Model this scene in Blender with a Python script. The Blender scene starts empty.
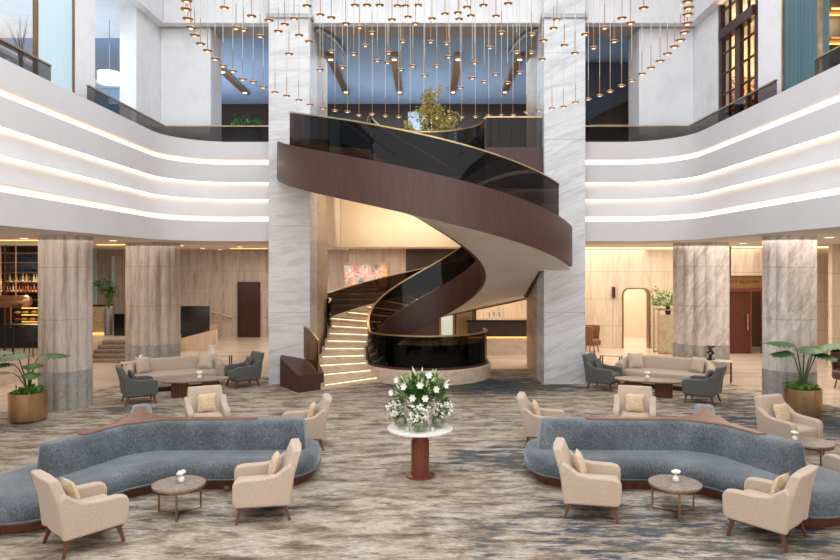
import bpy, math, random
from mathutils import Vector, noise as mnoise
R = math.radians
PI = math.pi
random.seed(7)
S = bpy.context.scene
COL = S.collection

# ---------------------------------------------------------------- camera, world, lights
F = 670.0; H = 3.26; VX, VY = 427.0, 264.0
cam_d = bpy.data.cameras.new('camera'); cam = bpy.data.objects.new('camera', cam_d); COL.objects.link(cam)
cam_d.sensor_width = 36; cam_d.lens = 36 * F / 840
cam_d.shift_x = -(VX - 420) / 840; cam_d.shift_y = -(280 - VY) / 840
cam.location = (0, 0, H); cam.rotation_euler = (R(90), 0, 0); cam_d.clip_end = 200
S.camera = cam
S.view_settings.view_transform = 'Standard'; S.view_settings.look = 'None'
S.view_settings.gamma = 1; S.view_settings.exposure = 0.35
try:
    S.view_settings.use_curve_mapping = False
    S.cycles.use_denoising = True
    S.cycles.max_bounces = 7; S.cycles.transparent_max_bounces = 12
    S.cycles.sample_clamp_indirect = 4
    S.cycles.caustics_reflective = False; S.cycles.caustics_refractive = False
except Exception:
    pass
w = bpy.data.worlds.new('world'); S.world = w; w.use_nodes = True
w.node_tree.nodes['Background'].inputs[0].default_value = (1.0, 0.965, 0.92, 1)
w.node_tree.nodes['Background'].inputs[1].default_value = 1.45

def area(name, loc, sx, sy, power, color, rot=(0, 0, 0), spread=None):
    l = bpy.data.lights.new(name, 'AREA'); l.shape = 'RECTANGLE'; l.size = sx; l.size_y = sy
    l.energy = power; l.color = color
    if spread: l.spread = spread
    o = bpy.data.objects.new(name, l); o.location = loc; o.rotation_euler = rot; COL.objects.link(o); return o
def spot(name, loc, power, color, angle=60, blend=.6, rot=(0, 0, 0), size=.05):
    l = bpy.data.lights.new(name, 'SPOT'); l.energy = power; l.color = color; l.spot_size = R(angle); l.spot_blend = blend
    l.shadow_soft_size = size
    o = bpy.data.objects.new(name, l); o.location = loc; o.rotation_euler = rot; COL.objects.link(o); return o
def point(name, loc, power, color, size=.2):
    l = bpy.data.lights.new(name, 'POINT'); l.energy = power; l.color = color; l.shadow_soft_size = size
    o = bpy.data.objects.new(name, l); o.location = loc; COL.objects.link(o); return o

WARM = (1, .80, .60); WARM2 = (1, .90, .80); COOL = (.80, .90, 1.0)
area('atrium_fill', (0, 9.5, 12.1), 12, 14, 1150, (.94, .96, 1.0))  # overhead fill light added above the view, not a known skylight
area('lamp_aisle_west', (-9.8, 20, 3.8), 4.5, 14, 210, WARM2)
area('lamp_aisle_east', (9.8, 19.5, 3.8), 4.5, 12, 330, (1, .91, .80))
area('lamp_back_west', (-6, 26, 3.8), 5, 5, 110, WARM2)
area('lamp_back_east', (6.2, 24, 3.8), 4.5, 4, 150, (1, .91, .80))
area('lamp_reception', (2.2, 26.2, 3.75), 3.5, 1.6, 110, WARM)
area('lamp_stair_back', (-2.0, 26.4, 3.75), 2.5, 1.6, 60, WARM)
area('lamp_upper_hall', (0, 24, 9.7), 9, 6, 220, (.78, .88, 1.0))
area('lamp_upper_hall_up', (0, 25, 7.2), 7, 3, 85, (.80, .90, 1.0), rot=(PI, 0, 0))
area('fill_upper_opening_up', (-7.3, 24, 7.2), 2, 5, 110, (.86, .92, 1.0), rot=(PI, 0, 0))  # upward fill light added to brighten the upper left opening
area('lamp_upper_west', (-9.8, 15.5, 9.3), 3.5, 8, 110, (.70, .86, 1.0))
area('lamp_upper_west_up', (-9.8, 16.5, 7.0), 2.5, 8, 60, (.72, .88, 1.0), rot=(PI, 0, 0))
point('lamp_club_room', (8.9, 17.6, 9.0), 260, (1, .66, .36), .3)
point('lamp_bottle_cabinet', (8.9, 13.0, 8.6), 60, (1, .66, .36), .3)
area('fill_stair_void', (-0.6, 23.6, 4.6), 3.6, 1.2, 52, (1, .86, .68), rot=(R(120), 0, 0))  # fill light added to brighten the beige bulkhead behind the stair
area('fill_stair_foot', (-1.9, 20.2, 5.9), 1.2, 2.0, 40, (1, .86, .7))  # warm fill light added over the lower steps

# ---------------------------------------------------------------- helpers
def px(x, y, Y): return ((x - VX) * Y / F, Y, H - (y - VY) * Y / F)
def gX(x, Y): return (x - VX) * Y / F
def gZ(y, Y): return H - (y - VY) * Y / F
def lin(c):
    if isinstance(c, str):
        c = [int(c[i:i + 2], 16) / 255 for i in (0, 2, 4)]
    return tuple((v / 12.92 if v <= .04045 else ((v + .055) / 1.055) ** 2.4) for v in c)

MATS = {}
def base_mat(name, rough=.5, metal=0.0):
    m = bpy.data.materials.new(name); m.use_nodes = True
    nt = m.node_tree; b = nt.nodes['Principled BSDF']
    b.inputs['Roughness'].default_value = rough; b.inputs['Metallic'].default_value = metal
    MATS[name] = m
    return m, nt, b
def ramp(nt, stops):
    r = nt.nodes.new('ShaderNodeValToRGB')
    while len(r.color_ramp.elements) < len(stops): r.color_ramp.elements.new(.5)
    for e, (p, c) in zip(r.color_ramp.elements, stops):
        e.position = p; e.color = (*c, 1)
    return r
def noise_tex(nt, scale, stretch=(1, 1, 1), rot=(0, 0, 0), detail=5, rough=.55, dist=0.0):
    tc = nt.nodes.new('ShaderNodeTexCoord'); mp = nt.nodes.new('ShaderNodeMapping')
    mp.inputs['Scale'].default_value = stretch; mp.inputs['Rotation'].default_value = rot
    if any(rot): mp.vector_type = 'TEXTURE'; mp.inputs['Scale'].default_value = [1 / q for q in stretch]
    n = nt.nodes.new('ShaderNodeTexNoise'); n.inputs['Scale'].default_value = scale
    n.inputs['Detail'].default_value = detail; n.inputs['Roughness'].default_value = rough
    n.inputs['Distortion'].default_value = dist
    nt.links.new(tc.outputs['Object'], mp.inputs[0]); nt.links.new(mp.outputs[0], n.inputs['Vector'])
    return n
def pm(name, cols, scale=4, stretch=(1, 1, 1), rough=.5, metal=0.0, bump=0.0, rot=(0, 0, 0), detail=5, lo=.3, hi=.7, dist=0.0, sheen=0.0, coat=0.0, spec=None):
    """procedural material: noise through a ramp of the given colours"""
    m, nt, b = base_mat(name, rough, metal)
    n = noise_tex(nt, scale, stretch, rot, detail, .58, dist)
    k = len(cols)
    r = ramp(nt, [(lo + (hi - lo) * i / max(1, k - 1), lin(c)) for i, c in enumerate(cols)])
    nt.links.new(n.outputs['Fac'], r.inputs[0]); nt.links.new(r.outputs[0], b.inputs['Base Color'])
    if bump:
        bp = nt.nodes.new('ShaderNodeBump'); bp.inputs['Strength'].default_value = bump; bp.inputs['Distance'].default_value = .02
        nt.links.new(n.outputs['Fac'], bp.inputs['Height']); nt.links.new(bp.outputs[0], b.inputs['Normal'])
    if sheen: b.inputs['Sheen Weight'].default_value = sheen
    if coat: b.inputs['Coat Weight'].default_value = coat
    if spec is not None: b.inputs['Specular IOR Level'].default_value = spec
    return m
def emi(name, color, strength):
    m, nt, b = base_mat(name, .5)
    b.inputs['Base Color'].default_value = (*lin(color), 1)
    b.inputs['Emission Color'].default_value = (*lin(color), 1); b.inputs['Emission Strength'].default_value = strength
    n = noise_tex(nt, 3); r = ramp(nt, [(0, tuple(v * .96 for v in lin(color))), (1, lin(color))])
    nt.links.new(n.outputs['Fac'], r.inputs[0]); nt.links.new(r.outputs[0], b.inputs['Emission Color'])
    return m
def glass(name, tint, gloss=.08, rough=.02):
    m = bpy.data.materials.new(name); m.use_nodes = True; nt = m.node_tree; nt.nodes.clear()
    o = nt.nodes.new('ShaderNodeOutputMaterial'); t = nt.nodes.new('ShaderNodeBsdfTransparent'); g = nt.nodes.new('ShaderNodeBsdfGlossy')
    lw = nt.nodes.new('ShaderNodeLayerWeight'); pw = nt.nodes.new('ShaderNodeMath'); pw.operation = 'POWER'; pw.inputs[1].default_value = 4; fr = nt.nodes.new('ShaderNodeMath'); fr.operation = 'MULTIPLY'; fr.inputs[1].default_value = .55; nt.links.new(lw.outputs['Facing'], pw.inputs[0]); nt.links.new(pw.outputs[0], fr.inputs[0])
    mx = nt.nodes.new('ShaderNodeMixShader'); ad = nt.nodes.new('ShaderNodeMath'); ad.operation = 'ADD'; ad.inputs[1].default_value = gloss
    t.inputs[0].default_value = (*tint, 1); g.inputs['Roughness'].default_value = rough; g.inputs[0].default_value = (.55, .58, .62, 1)
    nt.links.new(fr.outputs[0], ad.inputs[0]); nt.links.new(ad.outputs[0], mx.inputs[0])
    nt.links.new(t.outputs[0], mx.inputs[1]); nt.links.new(g.outputs[0], mx.inputs[2]); nt.links.new(mx.outputs[0], o.inputs[0])
    MATS[name] = m; return m

class MB:
    def __init__(s): s.v = []; s.f = []
    def box(s, x0, x1, y0, y1, z0, z1):
        n = len(s.v)
        s.v += [(x, y, z) for z in (z0, z1) for y in (y0, y1) for x in (x0, x1)]
        s.f += [tuple(n + i for i in q) for q in ((0, 2, 3, 1), (4, 5, 7, 6), (0, 1, 5, 4), (2, 6, 7, 3), (0, 4, 6, 2), (1, 3, 7, 5))]
        return s
    def hexa(s, p):          # 8 points: bottom ring 4, top ring 4
        n = len(s.v); s.v += [tuple(q) for q in p]
        s.f += [tuple(n + i for i in q) for q in ((3, 2, 1, 0), (4, 5, 6, 7), (0, 1, 5, 4), (1, 2, 6, 5), (2, 3, 7, 6), (3, 0, 4, 7))]
        return s
    def rings(s, rs, cap=True, closed=True):
        n0 = len(s.v); k = len(rs[0])
        for r_ in rs: s.v += [tuple(q) for q in r_]
        for i in range(len(rs) - 1):
            a = n0 + i * k; b = a + k
            for j in range(k if closed else k - 1):
                j2 = (j + 1) % k
                s.f.append((a + j, a + j2, b + j2, b + j))
        if cap and closed:
            s.f.append(tuple(n0 + j for j in reversed(range(k))))
            s.f.append(tuple(n0 + (len(rs) - 1) * k + j for j in range(k)))
        return s
    def lathe(s, prof, seg=24, c=(0, 0, 0), sx=1, sy=1, cap=True):
        rs = [[(c[0] + r_ * sx * math.cos(2 * PI * j / seg), c[1] + r_ * sy * math.sin(2 * PI * j / seg), c[2] + z) for j in range(seg)] for r_, z in prof]
        return s.rings(rs, cap)
    def cyl(s, x, y, z0, z1, r_, seg=20): return s.lathe([(r_, z0), (r_, z1)], seg, (x, y, 0))
    def tube(s, pts, rad, seg=6):
        pts = [Vector(p) for p in pts]; rs = []
        rad = rad if isinstance(rad, (list, tuple)) else [rad] * len(pts)
        up = Vector((0, 0, 1))
        for i, p in enumerate(pts):
            t = (pts[min(i + 1, len(pts) - 1)] - pts[max(i - 1, 0)]).normalized()
            a = t.cross(up)
            if a.length < .05: a = t.cross(Vector((1, 0, 0)))
            a.normalize(); b = t.cross(a)
            rs.append([p + rad[i] * (math.cos(2 * PI * j / seg) * a + math.sin(2 * PI * j / seg) * b) for j in range(seg)])
        return s.rings(rs)
    def prism(s, poly, z0, z1):
        return s.rings([[(x, y, z0) for x, y in poly], [(x, y, z1) for x, y in poly]])
    def ellipsoid(s, c, rx, ry, rz, seg=12, n=7):
        prof = [(max(.001, math.sin(PI * i / n)), -math.cos(PI * i / n)) for i in range(n + 1)]
        rs = [[(c[0] + rx * r_ * math.cos(2 * PI * j / seg), c[1] + ry * r_ * math.sin(2 * PI * j / seg), c[2] + rz * z) for j in range(seg)] for r_, z in prof]
        return s.rings(rs)
    def build(s, name, m, parent=None, bevel=0, seg=2, smooth=35, loc=None, rot=None):
        me = bpy.data.meshes.new(name); me.from_pydata(s.v, [], s.f); me.validate()
        import bmesh
        bm = bmesh.new(); bm.from_mesh(me); bmesh.ops.recalc_face_normals(bm, faces=bm.faces); bm.to_mesh(me); bm.free()
        me.materials.append(m if not isinstance(m, str) else MATS[m])
        if smooth:
            me.polygons.foreach_set('use_smooth', [True] * len(me.polygons)); me.set_sharp_from_angle(angle=R(smooth))
        o = bpy.data.objects.new(name, me); COL.objects.link(o)
        if parent: o.parent = parent
        if loc: o.location = loc
        if rot: o.rotation_euler = rot
        if bevel:
            b = o.modifiers.new('bevel', 'BEVEL'); b.width = bevel; b.segments = seg; b.limit_method = 'ANGLE'; b.angle_limit = R(40)
        return o
def tag(o, label=None, cat=None, group=None, kind=None):
    if label: o['label'] = label
    if cat: o['category'] = cat
    if group: o['group'] = group
    if kind: o['kind'] = kind
    return o
def thing(name, label, cat, loc=(0, 0, 0), rz=0, group=None):
    o = bpy.data.objects.new(name, None); COL.objects.link(o); o.empty_display_size = .1
    o.location = loc; o.rotation_euler = (0, 0, rz); return tag(o, label, cat, group)
def struct(o, label=None): o['kind'] = 'structure'; return o
def bx(name, m, x0, x1, y0, y1, z0, z1, parent=None, bevel=0):
    return MB().box(x0, x1, y0, y1, z0, z1).build(name, m, parent, bevel)
def dup(root, loc, rz, label=None, group=None, name=None):
    r_ = root.copy(); COL.objects.link(r_); r_.location = loc; r_.rotation_euler = (0, 0, rz)
    if label: r_['label'] = label
    if group: r_['group'] = group
    for ch in list(root.children):
        c = ch.copy(); COL.objects.link(c); c.parent = r_
        for g in ch.children:
            d = g.copy(); COL.objects.link(d); d.parent = c
    return r_

# ---------------------------------------------------------------- materials
pm('white_plaster', ['d9d9dd', 'e6e6e9', 'dededf'], 1.2, rough=.75)
pm('fascia_plaster', ['cbc8ca', 'd2cfd1'], .8, rough=.7)
pm('cream_ceiling', ['d9cfc6', 'e2d8ce'], 1, rough=.8)
pm('beige_plaster', ['dfcbb0', 'e6d5bd'], 1, rough=.8)
pm('light_tinted_ceiling', ['8298b6', '8fa4c0'], .5, rough=.75)  # light grey ceiling with the bluish light on it put into its colour
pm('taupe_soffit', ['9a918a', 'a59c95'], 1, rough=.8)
pm('blue_wall', ['9cc0de', 'a8cae4'], .6, rough=.8)
pm('frosted_glass', ['c4dfea', 'd3eaf2'], 8, (6, 6, .05), rough=.35)
pm('ribbed_teal', ['4a6470', '5f7d88', '6f8e98'], 10, (5, 5, .02), rough=.3)
pm('soffit_white', ['e2dad2', 'ebe3db'], 1, rough=.6)
def stone(name, cols, stretch, scale, rough, rot=(0, 0, 0), vein=None, vs=1.5, vst=(1, 1, 1), joints=None, spec=.4):
    """two-scale banded stone with optional veins and joint lines (all world sized)"""
    m, nt, b = base_mat(name, rough); b.inputs['Specular IOR Level'].default_value = spec
    n = noise_tex(nt, scale, stretch, rot, 8, .62, .4)
    n2 = noise_tex(nt, scale * 6, stretch, rot, 4, .6)
    ad = nt.nodes.new('ShaderNodeMix'); ad.inputs[0].default_value = .35
    nt.links.new(n.outputs['Fac'], ad.inputs[2]); nt.links.new(n2.outputs['Fac'], ad.inputs[3])
    k = len(cols); r_ = ramp(nt, [(.34 + .32 * i / (k - 1), lin(c)) for i, c in enumerate(cols)])
    nt.links.new(ad.outputs[0], r_.inputs[0]); out = r_.outputs[0]
    if vein:
        v = noise_tex(nt, vs, vst, rot, 6, .55, 1.2)
        rr = ramp(nt, [(.47, (0, 0, 0)), (.5, (1, 1, 1)), (.53, (0, 0, 0))])
        nt.links.new(v.outputs['Fac'], rr.inputs[0])
        mx = nt.nodes.new('ShaderNodeMix'); mx.data_type = 'RGBA'; mx.inputs[7].default_value = (*lin(vein), 1)
        ml = nt.nodes.new('ShaderNodeMath'); ml.operation = 'MULTIPLY'; ml.inputs[1].default_value = .55
        nt.links.new(rr.outputs[0], ml.inputs[0]); nt.links.new(ml.outputs[0], mx.inputs[0]); nt.links.new(out, mx.inputs[6]); out = mx.outputs[2]
    if joints:
        tc = nt.nodes.new('ShaderNodeTexCoord'); sp = nt.nodes.new('ShaderNodeSeparateXYZ'); nt.links.new(tc.outputs['Object'], sp.inputs[0])
        for ax, step, wd, off in joints:
            a = nt.nodes.new('ShaderNodeMath'); a.operation = 'ADD'; a.inputs[1].default_value = off + 100 * step
            f = nt.nodes.new('ShaderNodeMath'); f.operation = 'MODULO'; f.inputs[1].default_value = step
            l = nt.nodes.new('ShaderNodeMath'); l.operation = 'LESS_THAN'; l.inputs[1].default_value = wd
            g = nt.nodes.new('ShaderNodeMath'); g.operation = 'MULTIPLY'; g.inputs[1].default_value = .45
            nt.links.new(sp.outputs[ax], a.inputs[0]); nt.links.new(a.outputs[0], f.inputs[0]); nt.links.new(f.outputs[0], l.inputs[0]); nt.links.new(l.outputs[0], g.inputs[0])
            mx = nt.nodes.new('ShaderNodeMix'); mx.data_type = 'RGBA'; mx.inputs[7].default_value = (*lin('5d5048'), 1)
            nt.links.new(g.outputs[0], mx.inputs[0]); nt.links.new(out, mx.inputs[6]); out = mx.outputs[2]
    nt.links.new(out, b.inputs['Base Color'])
    return m
stone('travertine_wall', ['94857c', 'b5a59b', 'cabcb2', 'a4958b'], (1, 1, .10), 4.0, .4, joints=[(2, 1.05, .018, .2), (0, 2.4, .02, 0)])
stone('travertine_warm', ['b7a38c', 'cebba3', 'ddccb5', 'c0ac94'], (1, 1, .10), 4.0, .4, joints=[(2, 1.05, .018, .2), (0, 2.4, .02, 0)])
stone('travertine_column', ['92837a', 'b0a196', 'c9bcb1', 'a69a90'], (1, 1, .12), 4.0, .35, joints=[(2, 1.17, .015, .33)])
stone('marble_column', ['a6978f', 'c2b7b0', 'd8d1cc', 'b3a49b'], (1, 1, .22), 2.6, .3, rot=(0, R(32), 0), vein='ece6e0', vst=(1, 1, .3), joints=[(2, 1.17, .015, .33)])
stone('grey_stone_base', ['7d7874', '9a9590', 'aca7a2', '8a8580'], (1, 1, 1), 4, .35)
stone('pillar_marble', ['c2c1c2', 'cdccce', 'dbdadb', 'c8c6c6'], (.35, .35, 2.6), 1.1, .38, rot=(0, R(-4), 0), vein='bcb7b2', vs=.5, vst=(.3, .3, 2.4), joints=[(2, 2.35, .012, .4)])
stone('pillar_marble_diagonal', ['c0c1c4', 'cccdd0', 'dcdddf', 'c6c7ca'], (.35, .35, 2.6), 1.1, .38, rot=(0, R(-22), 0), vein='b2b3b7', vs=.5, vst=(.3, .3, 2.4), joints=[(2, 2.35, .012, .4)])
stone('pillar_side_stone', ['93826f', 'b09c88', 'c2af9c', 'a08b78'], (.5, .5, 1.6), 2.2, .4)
stone('stair_marble', ['b89f86', 'd2bda6', 'e0d0bc', 'a88f78'], (1, 1, 3), 3, .3)
stone('floor_marble', ['b4a190', 'c9b8a6', 'd8c9b9', 'baa897'], (.35, 2.2, 1), 1.3, .22, joints=[(0, 1.6, .012, 0), (1, .8, .012, 0)], spec=.5)
stone('brown_table_marble', ['6a5a50', '7f6e62', '93857a', '5e4f46'], (1, 1, 1), 5, .3, vein='b8aca0', vs=4)
stone('white_marble', ['dedcd9', 'ebeae7', 'f3f2f0'], (1, 1, 1), 3, .2, vein='bdb9b4', vs=3)
stone('onyx_block', ['8a7a62', 'a8977c', 'c2b496', '6f6250'], (1, 1, 1), 6, .3)
stone('beige_marble', ['c9bca9', 'd9cdbb', 'e2d8c8'], (1, 1, 1), 5, .25)
def wood(name, cols, rough=.35, scale=9, stretch=(3, 3, .25), rot=(0, 0, 0), coat=.0):
    return pm(name, cols, scale, stretch, rough=rough, rot=rot, detail=7, coat=coat, lo=.25, hi=.75)
wood('stringer_wood', ['37201a', '452a24', '4f322b', '3d251f'], .42, 5, (6, 6, .35))
wood('walnut', ['4a2a1c', '5f3826', '6e4430'], .35)
wood('walnut_cap', ['5f3b29', '744b37', '835844'], .32, 6, (1.2, 1.2, 1.2))
wood('dark_wood', ['17100d', '241813', '2f2019'], .35, 4, (4, 4, .2))
wood('brown_panel', ['2a1d17', '3a2920', '45342a'], .4, 4, (5, 5, .2))
wood('door_wood', ['4a2417', '5a2e1e', '683826'], .35)
wood('door_dark', ['2c140c', '3a1c12', '452417'], .35)
wood('table_leg_wood', ['5c2b1c', '74392a', '854636'], .3, 6, (5, 5, .3), coat=.2)
pm('bronze', ['8d7154', '9b7e60', 'a88b6c'], 10, (1, 1, 12), rough=.33, metal=.9)
pm('pot_bronze', ['ae8a66', 'bc9872', 'c8a682'], 6, (1, 1, .3), rough=.33, metal=.85)
pm('copper', ['a98264', 'bb9374', 'caa588'], 12, rough=.3, metal=.85)
pm('brass_rail', ['a98f6c', 'bda27c', 'cdb692'], 6, rough=.3, metal=.85)
pm('steel_grey', ['8a8b8e', 'a0a1a4'], 6, rough=.4, metal=.6)
pm('pale_wire', ['b8b0a6', 'd0c9c0'], 6, rough=.5, metal=.3)
pm('black_gloss', ['0b0a0a', '141211', '1c1918'], 2, rough=.12, coat=.3)
pm('black_matte', ['141312', '1f1d1c'], 5, rough=.6)
pm('beige_fabric', ['b09c8a', 'bfab99', 'cdbba9'], 90, rough=.9, bump=.25, sheen=.2)
pm('sofa_beige_fabric', ['a39281', 'b2a190', 'bdad9d'], 80, rough=.9, bump=.2, sheen=.15)
pm('grey_fabric', ['474846', '555655', '62625f'], 90, rough=.9, bump=.25, sheen=.15)
pm('cushion_gold', ['bd9f7c', 'd6bc9a', 'e4cfb2'], 45, rough=.85, bump=.5, sheen=.3)
pm('cushion_cream', ['b7a692', 'c9b9a6'], 45, rough=.9, bump=.3)
pm('cushion_grey', ['50504e', '62625f'], 45, rough=.9, bump=.3)
def velvet():
    m, nt, b = base_mat('blue_chenille', .8)
    n = noise_tex(nt, 55, (1, 1, .6), (0, 0, 0), 6, .75, .3); n2 = noise_tex(nt, 2.2, (1, 1, 1), (0, 0, 0), 3, .5)
    mx = nt.nodes.new('ShaderNodeMix'); mx.inputs[0].default_value = .3
    nt.links.new(n.outputs['Fac'], mx.inputs[2]); nt.links.new(n2.outputs['Fac'], mx.inputs[3])
    r_ = ramp(nt, [(.36, lin('353b41')), (.46, lin('4d545b')), (.55, lin('666e75')), (.68, lin('868d93'))])
    nt.links.new(mx.outputs[0], r_.inputs[0]); nt.links.new(r_.outputs[0], b.inputs['Base Color'])
    bp = nt.nodes.new('ShaderNodeBump'); bp.inputs['Strength'].default_value = .4; bp.inputs['Distance'].default_value = .01
    nt.links.new(n.outputs['Fac'], bp.inputs['Height']); nt.links.new(bp.outputs[0], b.inputs['Normal'])
    b.inputs['Sheen Weight'].default_value = .6; b.inputs['Sheen Roughness'].default_value = .35
    b.inputs['Sheen Tint'].default_value = (.9, .95, 1, 1)
velvet()
def carpet():
    m, nt, b = base_mat('streaked_carpet', .95); b.inputs['Specular IOR Level'].default_value = .1
    L = nt.links.new
    a = noise_tex(nt, 1.4, (1.0, 2.7, 1), (0, 0, R(2)), 10, .72, .25)
    ra = ramp(nt, [(.34, lin('6e6154')), (.42, lin('8f7f6e')), (.49, lin('b0a292')), (.55, lin('c3b6a8')), (.61, lin('cec4b8')), (.68, lin('a09181'))])
    L(a.outputs['Fac'], ra.inputs[0])
    fine = noise_tex(nt, 7, (1.3, 5.5, 1), (0, 0, 0), 6, .75); rf = ramp(nt, [(.32, lin('948a80')), (.62, (1, 1, 1))])
    L(fine.outputs['Fac'], rf.inputs[0])
    ml = nt.nodes.new('ShaderNodeMix'); ml.data_type = 'RGBA'; ml.blend_type = 'MULTIPLY'; ml.inputs[0].default_value = .8
    L(ra.outputs[0], ml.inputs[6]); L(rf.outputs[0], ml.inputs[7])
    tc = nt.nodes.new('ShaderNodeTexCoord')
    st = noise_tex(nt, 1.7, (.9, 3.4, 1), (0, 0, R(-2)), 10, .75, .2)
    acc = None      # woven blue-grey fields, each with its own place on the rug
    for (cx, cy, rx, ry, k) in ((1.6, 17.9, 3.4, 1.5, .22), (7.6, 15.0, 3.0, 2.4, .13), (8.6, 12.9, 1.6, 1.2, .16), (-6.6, 14.9, 1.2, .5, .16), (3.2, 8.2, 3.6, 1.6, .11), (1.2, 11.2, 1.6, 1.0, .13), (-6.0, 8.4, 3, .9, .07), (-8.6, 13.3, 1.4, .6, .11), (5.2, 13.6, 1.8, .9, .12), (-2.6, 9.0, 1.6, .5, .07), (2.4, 14.0, 2.2, 1.2, .07)):
        mp = nt.nodes.new('ShaderNodeMapping'); mp.vector_type = 'TEXTURE'; mp.inputs['Location'].default_value = (cx, cy, 0); mp.inputs['Scale'].default_value = (rx, ry, 1)
        ln = nt.nodes.new('ShaderNodeVectorMath'); ln.operation = 'LENGTH'
        mr = nt.nodes.new('ShaderNodeMapRange'); mr.interpolation_type = 'SMOOTHSTEP'
        mr.inputs[1].default_value = .2; mr.inputs[2].default_value = 1.3; mr.inputs[3].default_value = k; mr.inputs[4].default_value = 0
        L(tc.outputs['Object'], mp.inputs[0]); L(mp.outputs[0], ln.inputs[0]); L(ln.outputs['Value'], mr.inputs[0])
        if acc is None: acc = mr.outputs[0]
        else:
            ad = nt.nodes.new('ShaderNodeMath'); ad.operation = 'ADD'; L(acc, ad.inputs[0]); L(mr.outputs[0], ad.inputs[1]); acc = ad.outputs[0]
    ad = nt.nodes.new('ShaderNodeMath'); ad.operation = 'ADD'; L(acc, ad.inputs[0]); L(st.outputs['Fac'], ad.inputs[1])
    rb = ramp(nt, [(.565, (0, 0, 0)), (.65, (.95, .95, .95))]); L(ad.outputs[0], rb.inputs[0])
    dk = noise_tex(nt, .8, (1, 1, 1), (0, 0, 0), 3); rd = ramp(nt, [(.42, lin('3c4650')), (.5, lin('4a5259')), (.58, lin('56564c'))])
    L(dk.outputs['Fac'], rd.inputs[0])
    m2 = nt.nodes.new('ShaderNodeMix'); m2.data_type = 'RGBA'
    L(rb.outputs[0], m2.inputs[0]); L(ml.outputs[2], m2.inputs[6]); L(rd.outputs[0], m2.inputs[7])
    L(m2.outputs[2], b.inputs['Base Color'])
carpet()
glass('smoked_glass', (.62, .52, .42), .03)
glass('smoked_glass_dark', (.24, .20, .175), .035)
glass('clear_glass', (.9, .94, .92), .03)
glass('grey_glass', (.50, .47, .45), .03)
emi('cove_warm', 'ffdcb0', 1.4)
emi('cove_white', 'ffecd4', 1.4)
emi('led_strip', 'fff0dc', 2.3)
emi('led_amber', 'ffb65c', 2.2)
emi('step_led', 'ffe0b8', 2.6)
emi('lens_glow', 'ffdcb8', .9)
emi('downlight_glow', 'ffe8cc', 2.2)
emi('lamp_shade_glow', 'f4f8ff', .18)
pm('leaf_green', ['284a24', '3a6430', '4c7a3c'], 6, rough=.4)
pm('leaf_mid', ['3a5c2c', '4f7a3a', '66924a'], 8, rough=.45)
pm('leaf_bright', ['3f6b22', '5c8a30', '79a540'], 12, rough=.45)
pm('leaf_gold', ['857c2c', 'b5a548', 'd0bc66', '9a8d44'], 12, rough=.5)
pm('moss', ['5a6444', '8a9270', 'b4b89a'], 30, rough=.8)
pm('stem_green', ['3a5a2c', '4d6e3a'], 8, rough=.5)
pm('bark', ['5a4836', '6e5a44'], 12, rough=.8)
pm('petal_white', ['e9e6da', 'f6f4ea'], 14, rough=.55)
pm('bud_cream', ['c9d09a', 'e6e4c4', 'f0ecd6'], 20, rough=.5)
pm('white_ceramic', ['e6e2db', 'f0ede7'], 8, rough=.3)
pm('leather_brown', ['3d2b24', '4f3a31', '5b463c'], 20, rough=.45, bump=.2)

# ================================================================ STRUCTURE
CEIL = 3.9; UP = 6.38; TOP = 9.92
struct(bx('floor', 'floor_marble', -17, 17, 1, 34, -.25, -.012))
cp = [(-9.4, 1.5), (9.4, 1.5), (9.4, 15.2), (8.25, 18.2), (6.2, 19.2), (4.36, 19.4), (4.36, 18.17), (3.12, 18.17), (3.12, 20.8), (-3.12, 20.8), (-3.12, 18.17), (-4.36, 18.17), (-4.36, 19.4), (-6.2, 19.2), (-8.25, 18.2), (-9.4, 15.2)]
cpo = MB().prism(cp, -.0119, 0).build('carpet', 'streaked_carpet', smooth=0); tag(cpo, 'beige and slate blue streaked carpet covering the lounge floor', 'carpet')

# lower ceilings (= slabs of the upper floor)
def slab(name, poly, z0, z1, m): return struct(MB().prism(poly, z0, z1).build(name, m, smooth=0))
slab('ceiling_aisle_left', [(-17, 1), (-7.2, 1), (-7.2, 18.75), (-17, 18.75)], CEIL, UP, 'cream_ceiling')
slab('ceiling_aisle_right', [(7.2, 1), (17, 1), (17, 18.75), (7.2, 18.75)], CEIL, UP, 'cream_ceiling')
slab('ceiling_back_left', [(-17, 18.76), (-3.25, 18.76), (-3.25, 32), (-17, 32)], CEIL, UP, 'cream_ceiling')
slab('ceiling_back_right', [(3.25, 18.76), (17, 18.76), (17, 32), (3.25, 32)], CEIL, UP, 'cream_ceiling')
slab('ceiling_back', [(-3.24, 25.2), (3.24, 25.2), (3.24, 32), (-3.24, 32)], CEIL, UP, 'beige_plaster')
# landing around the stair void
VC = (0, 18.85); VR = 1.68
arc = [(VR * math.cos(a), VC[1] + VR * math.sin(a)) for a in [R(t) for t in range(-12, 193, 5)]]
land = [(3.24, 18.5)] + arc[:1] + arc[1:] + [(-3.24, 18.5), (-3.24, 25.19), (3.24, 25.19)]
slab('floor_landing', land, 6.05, UP, 'beige_plaster')

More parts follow.
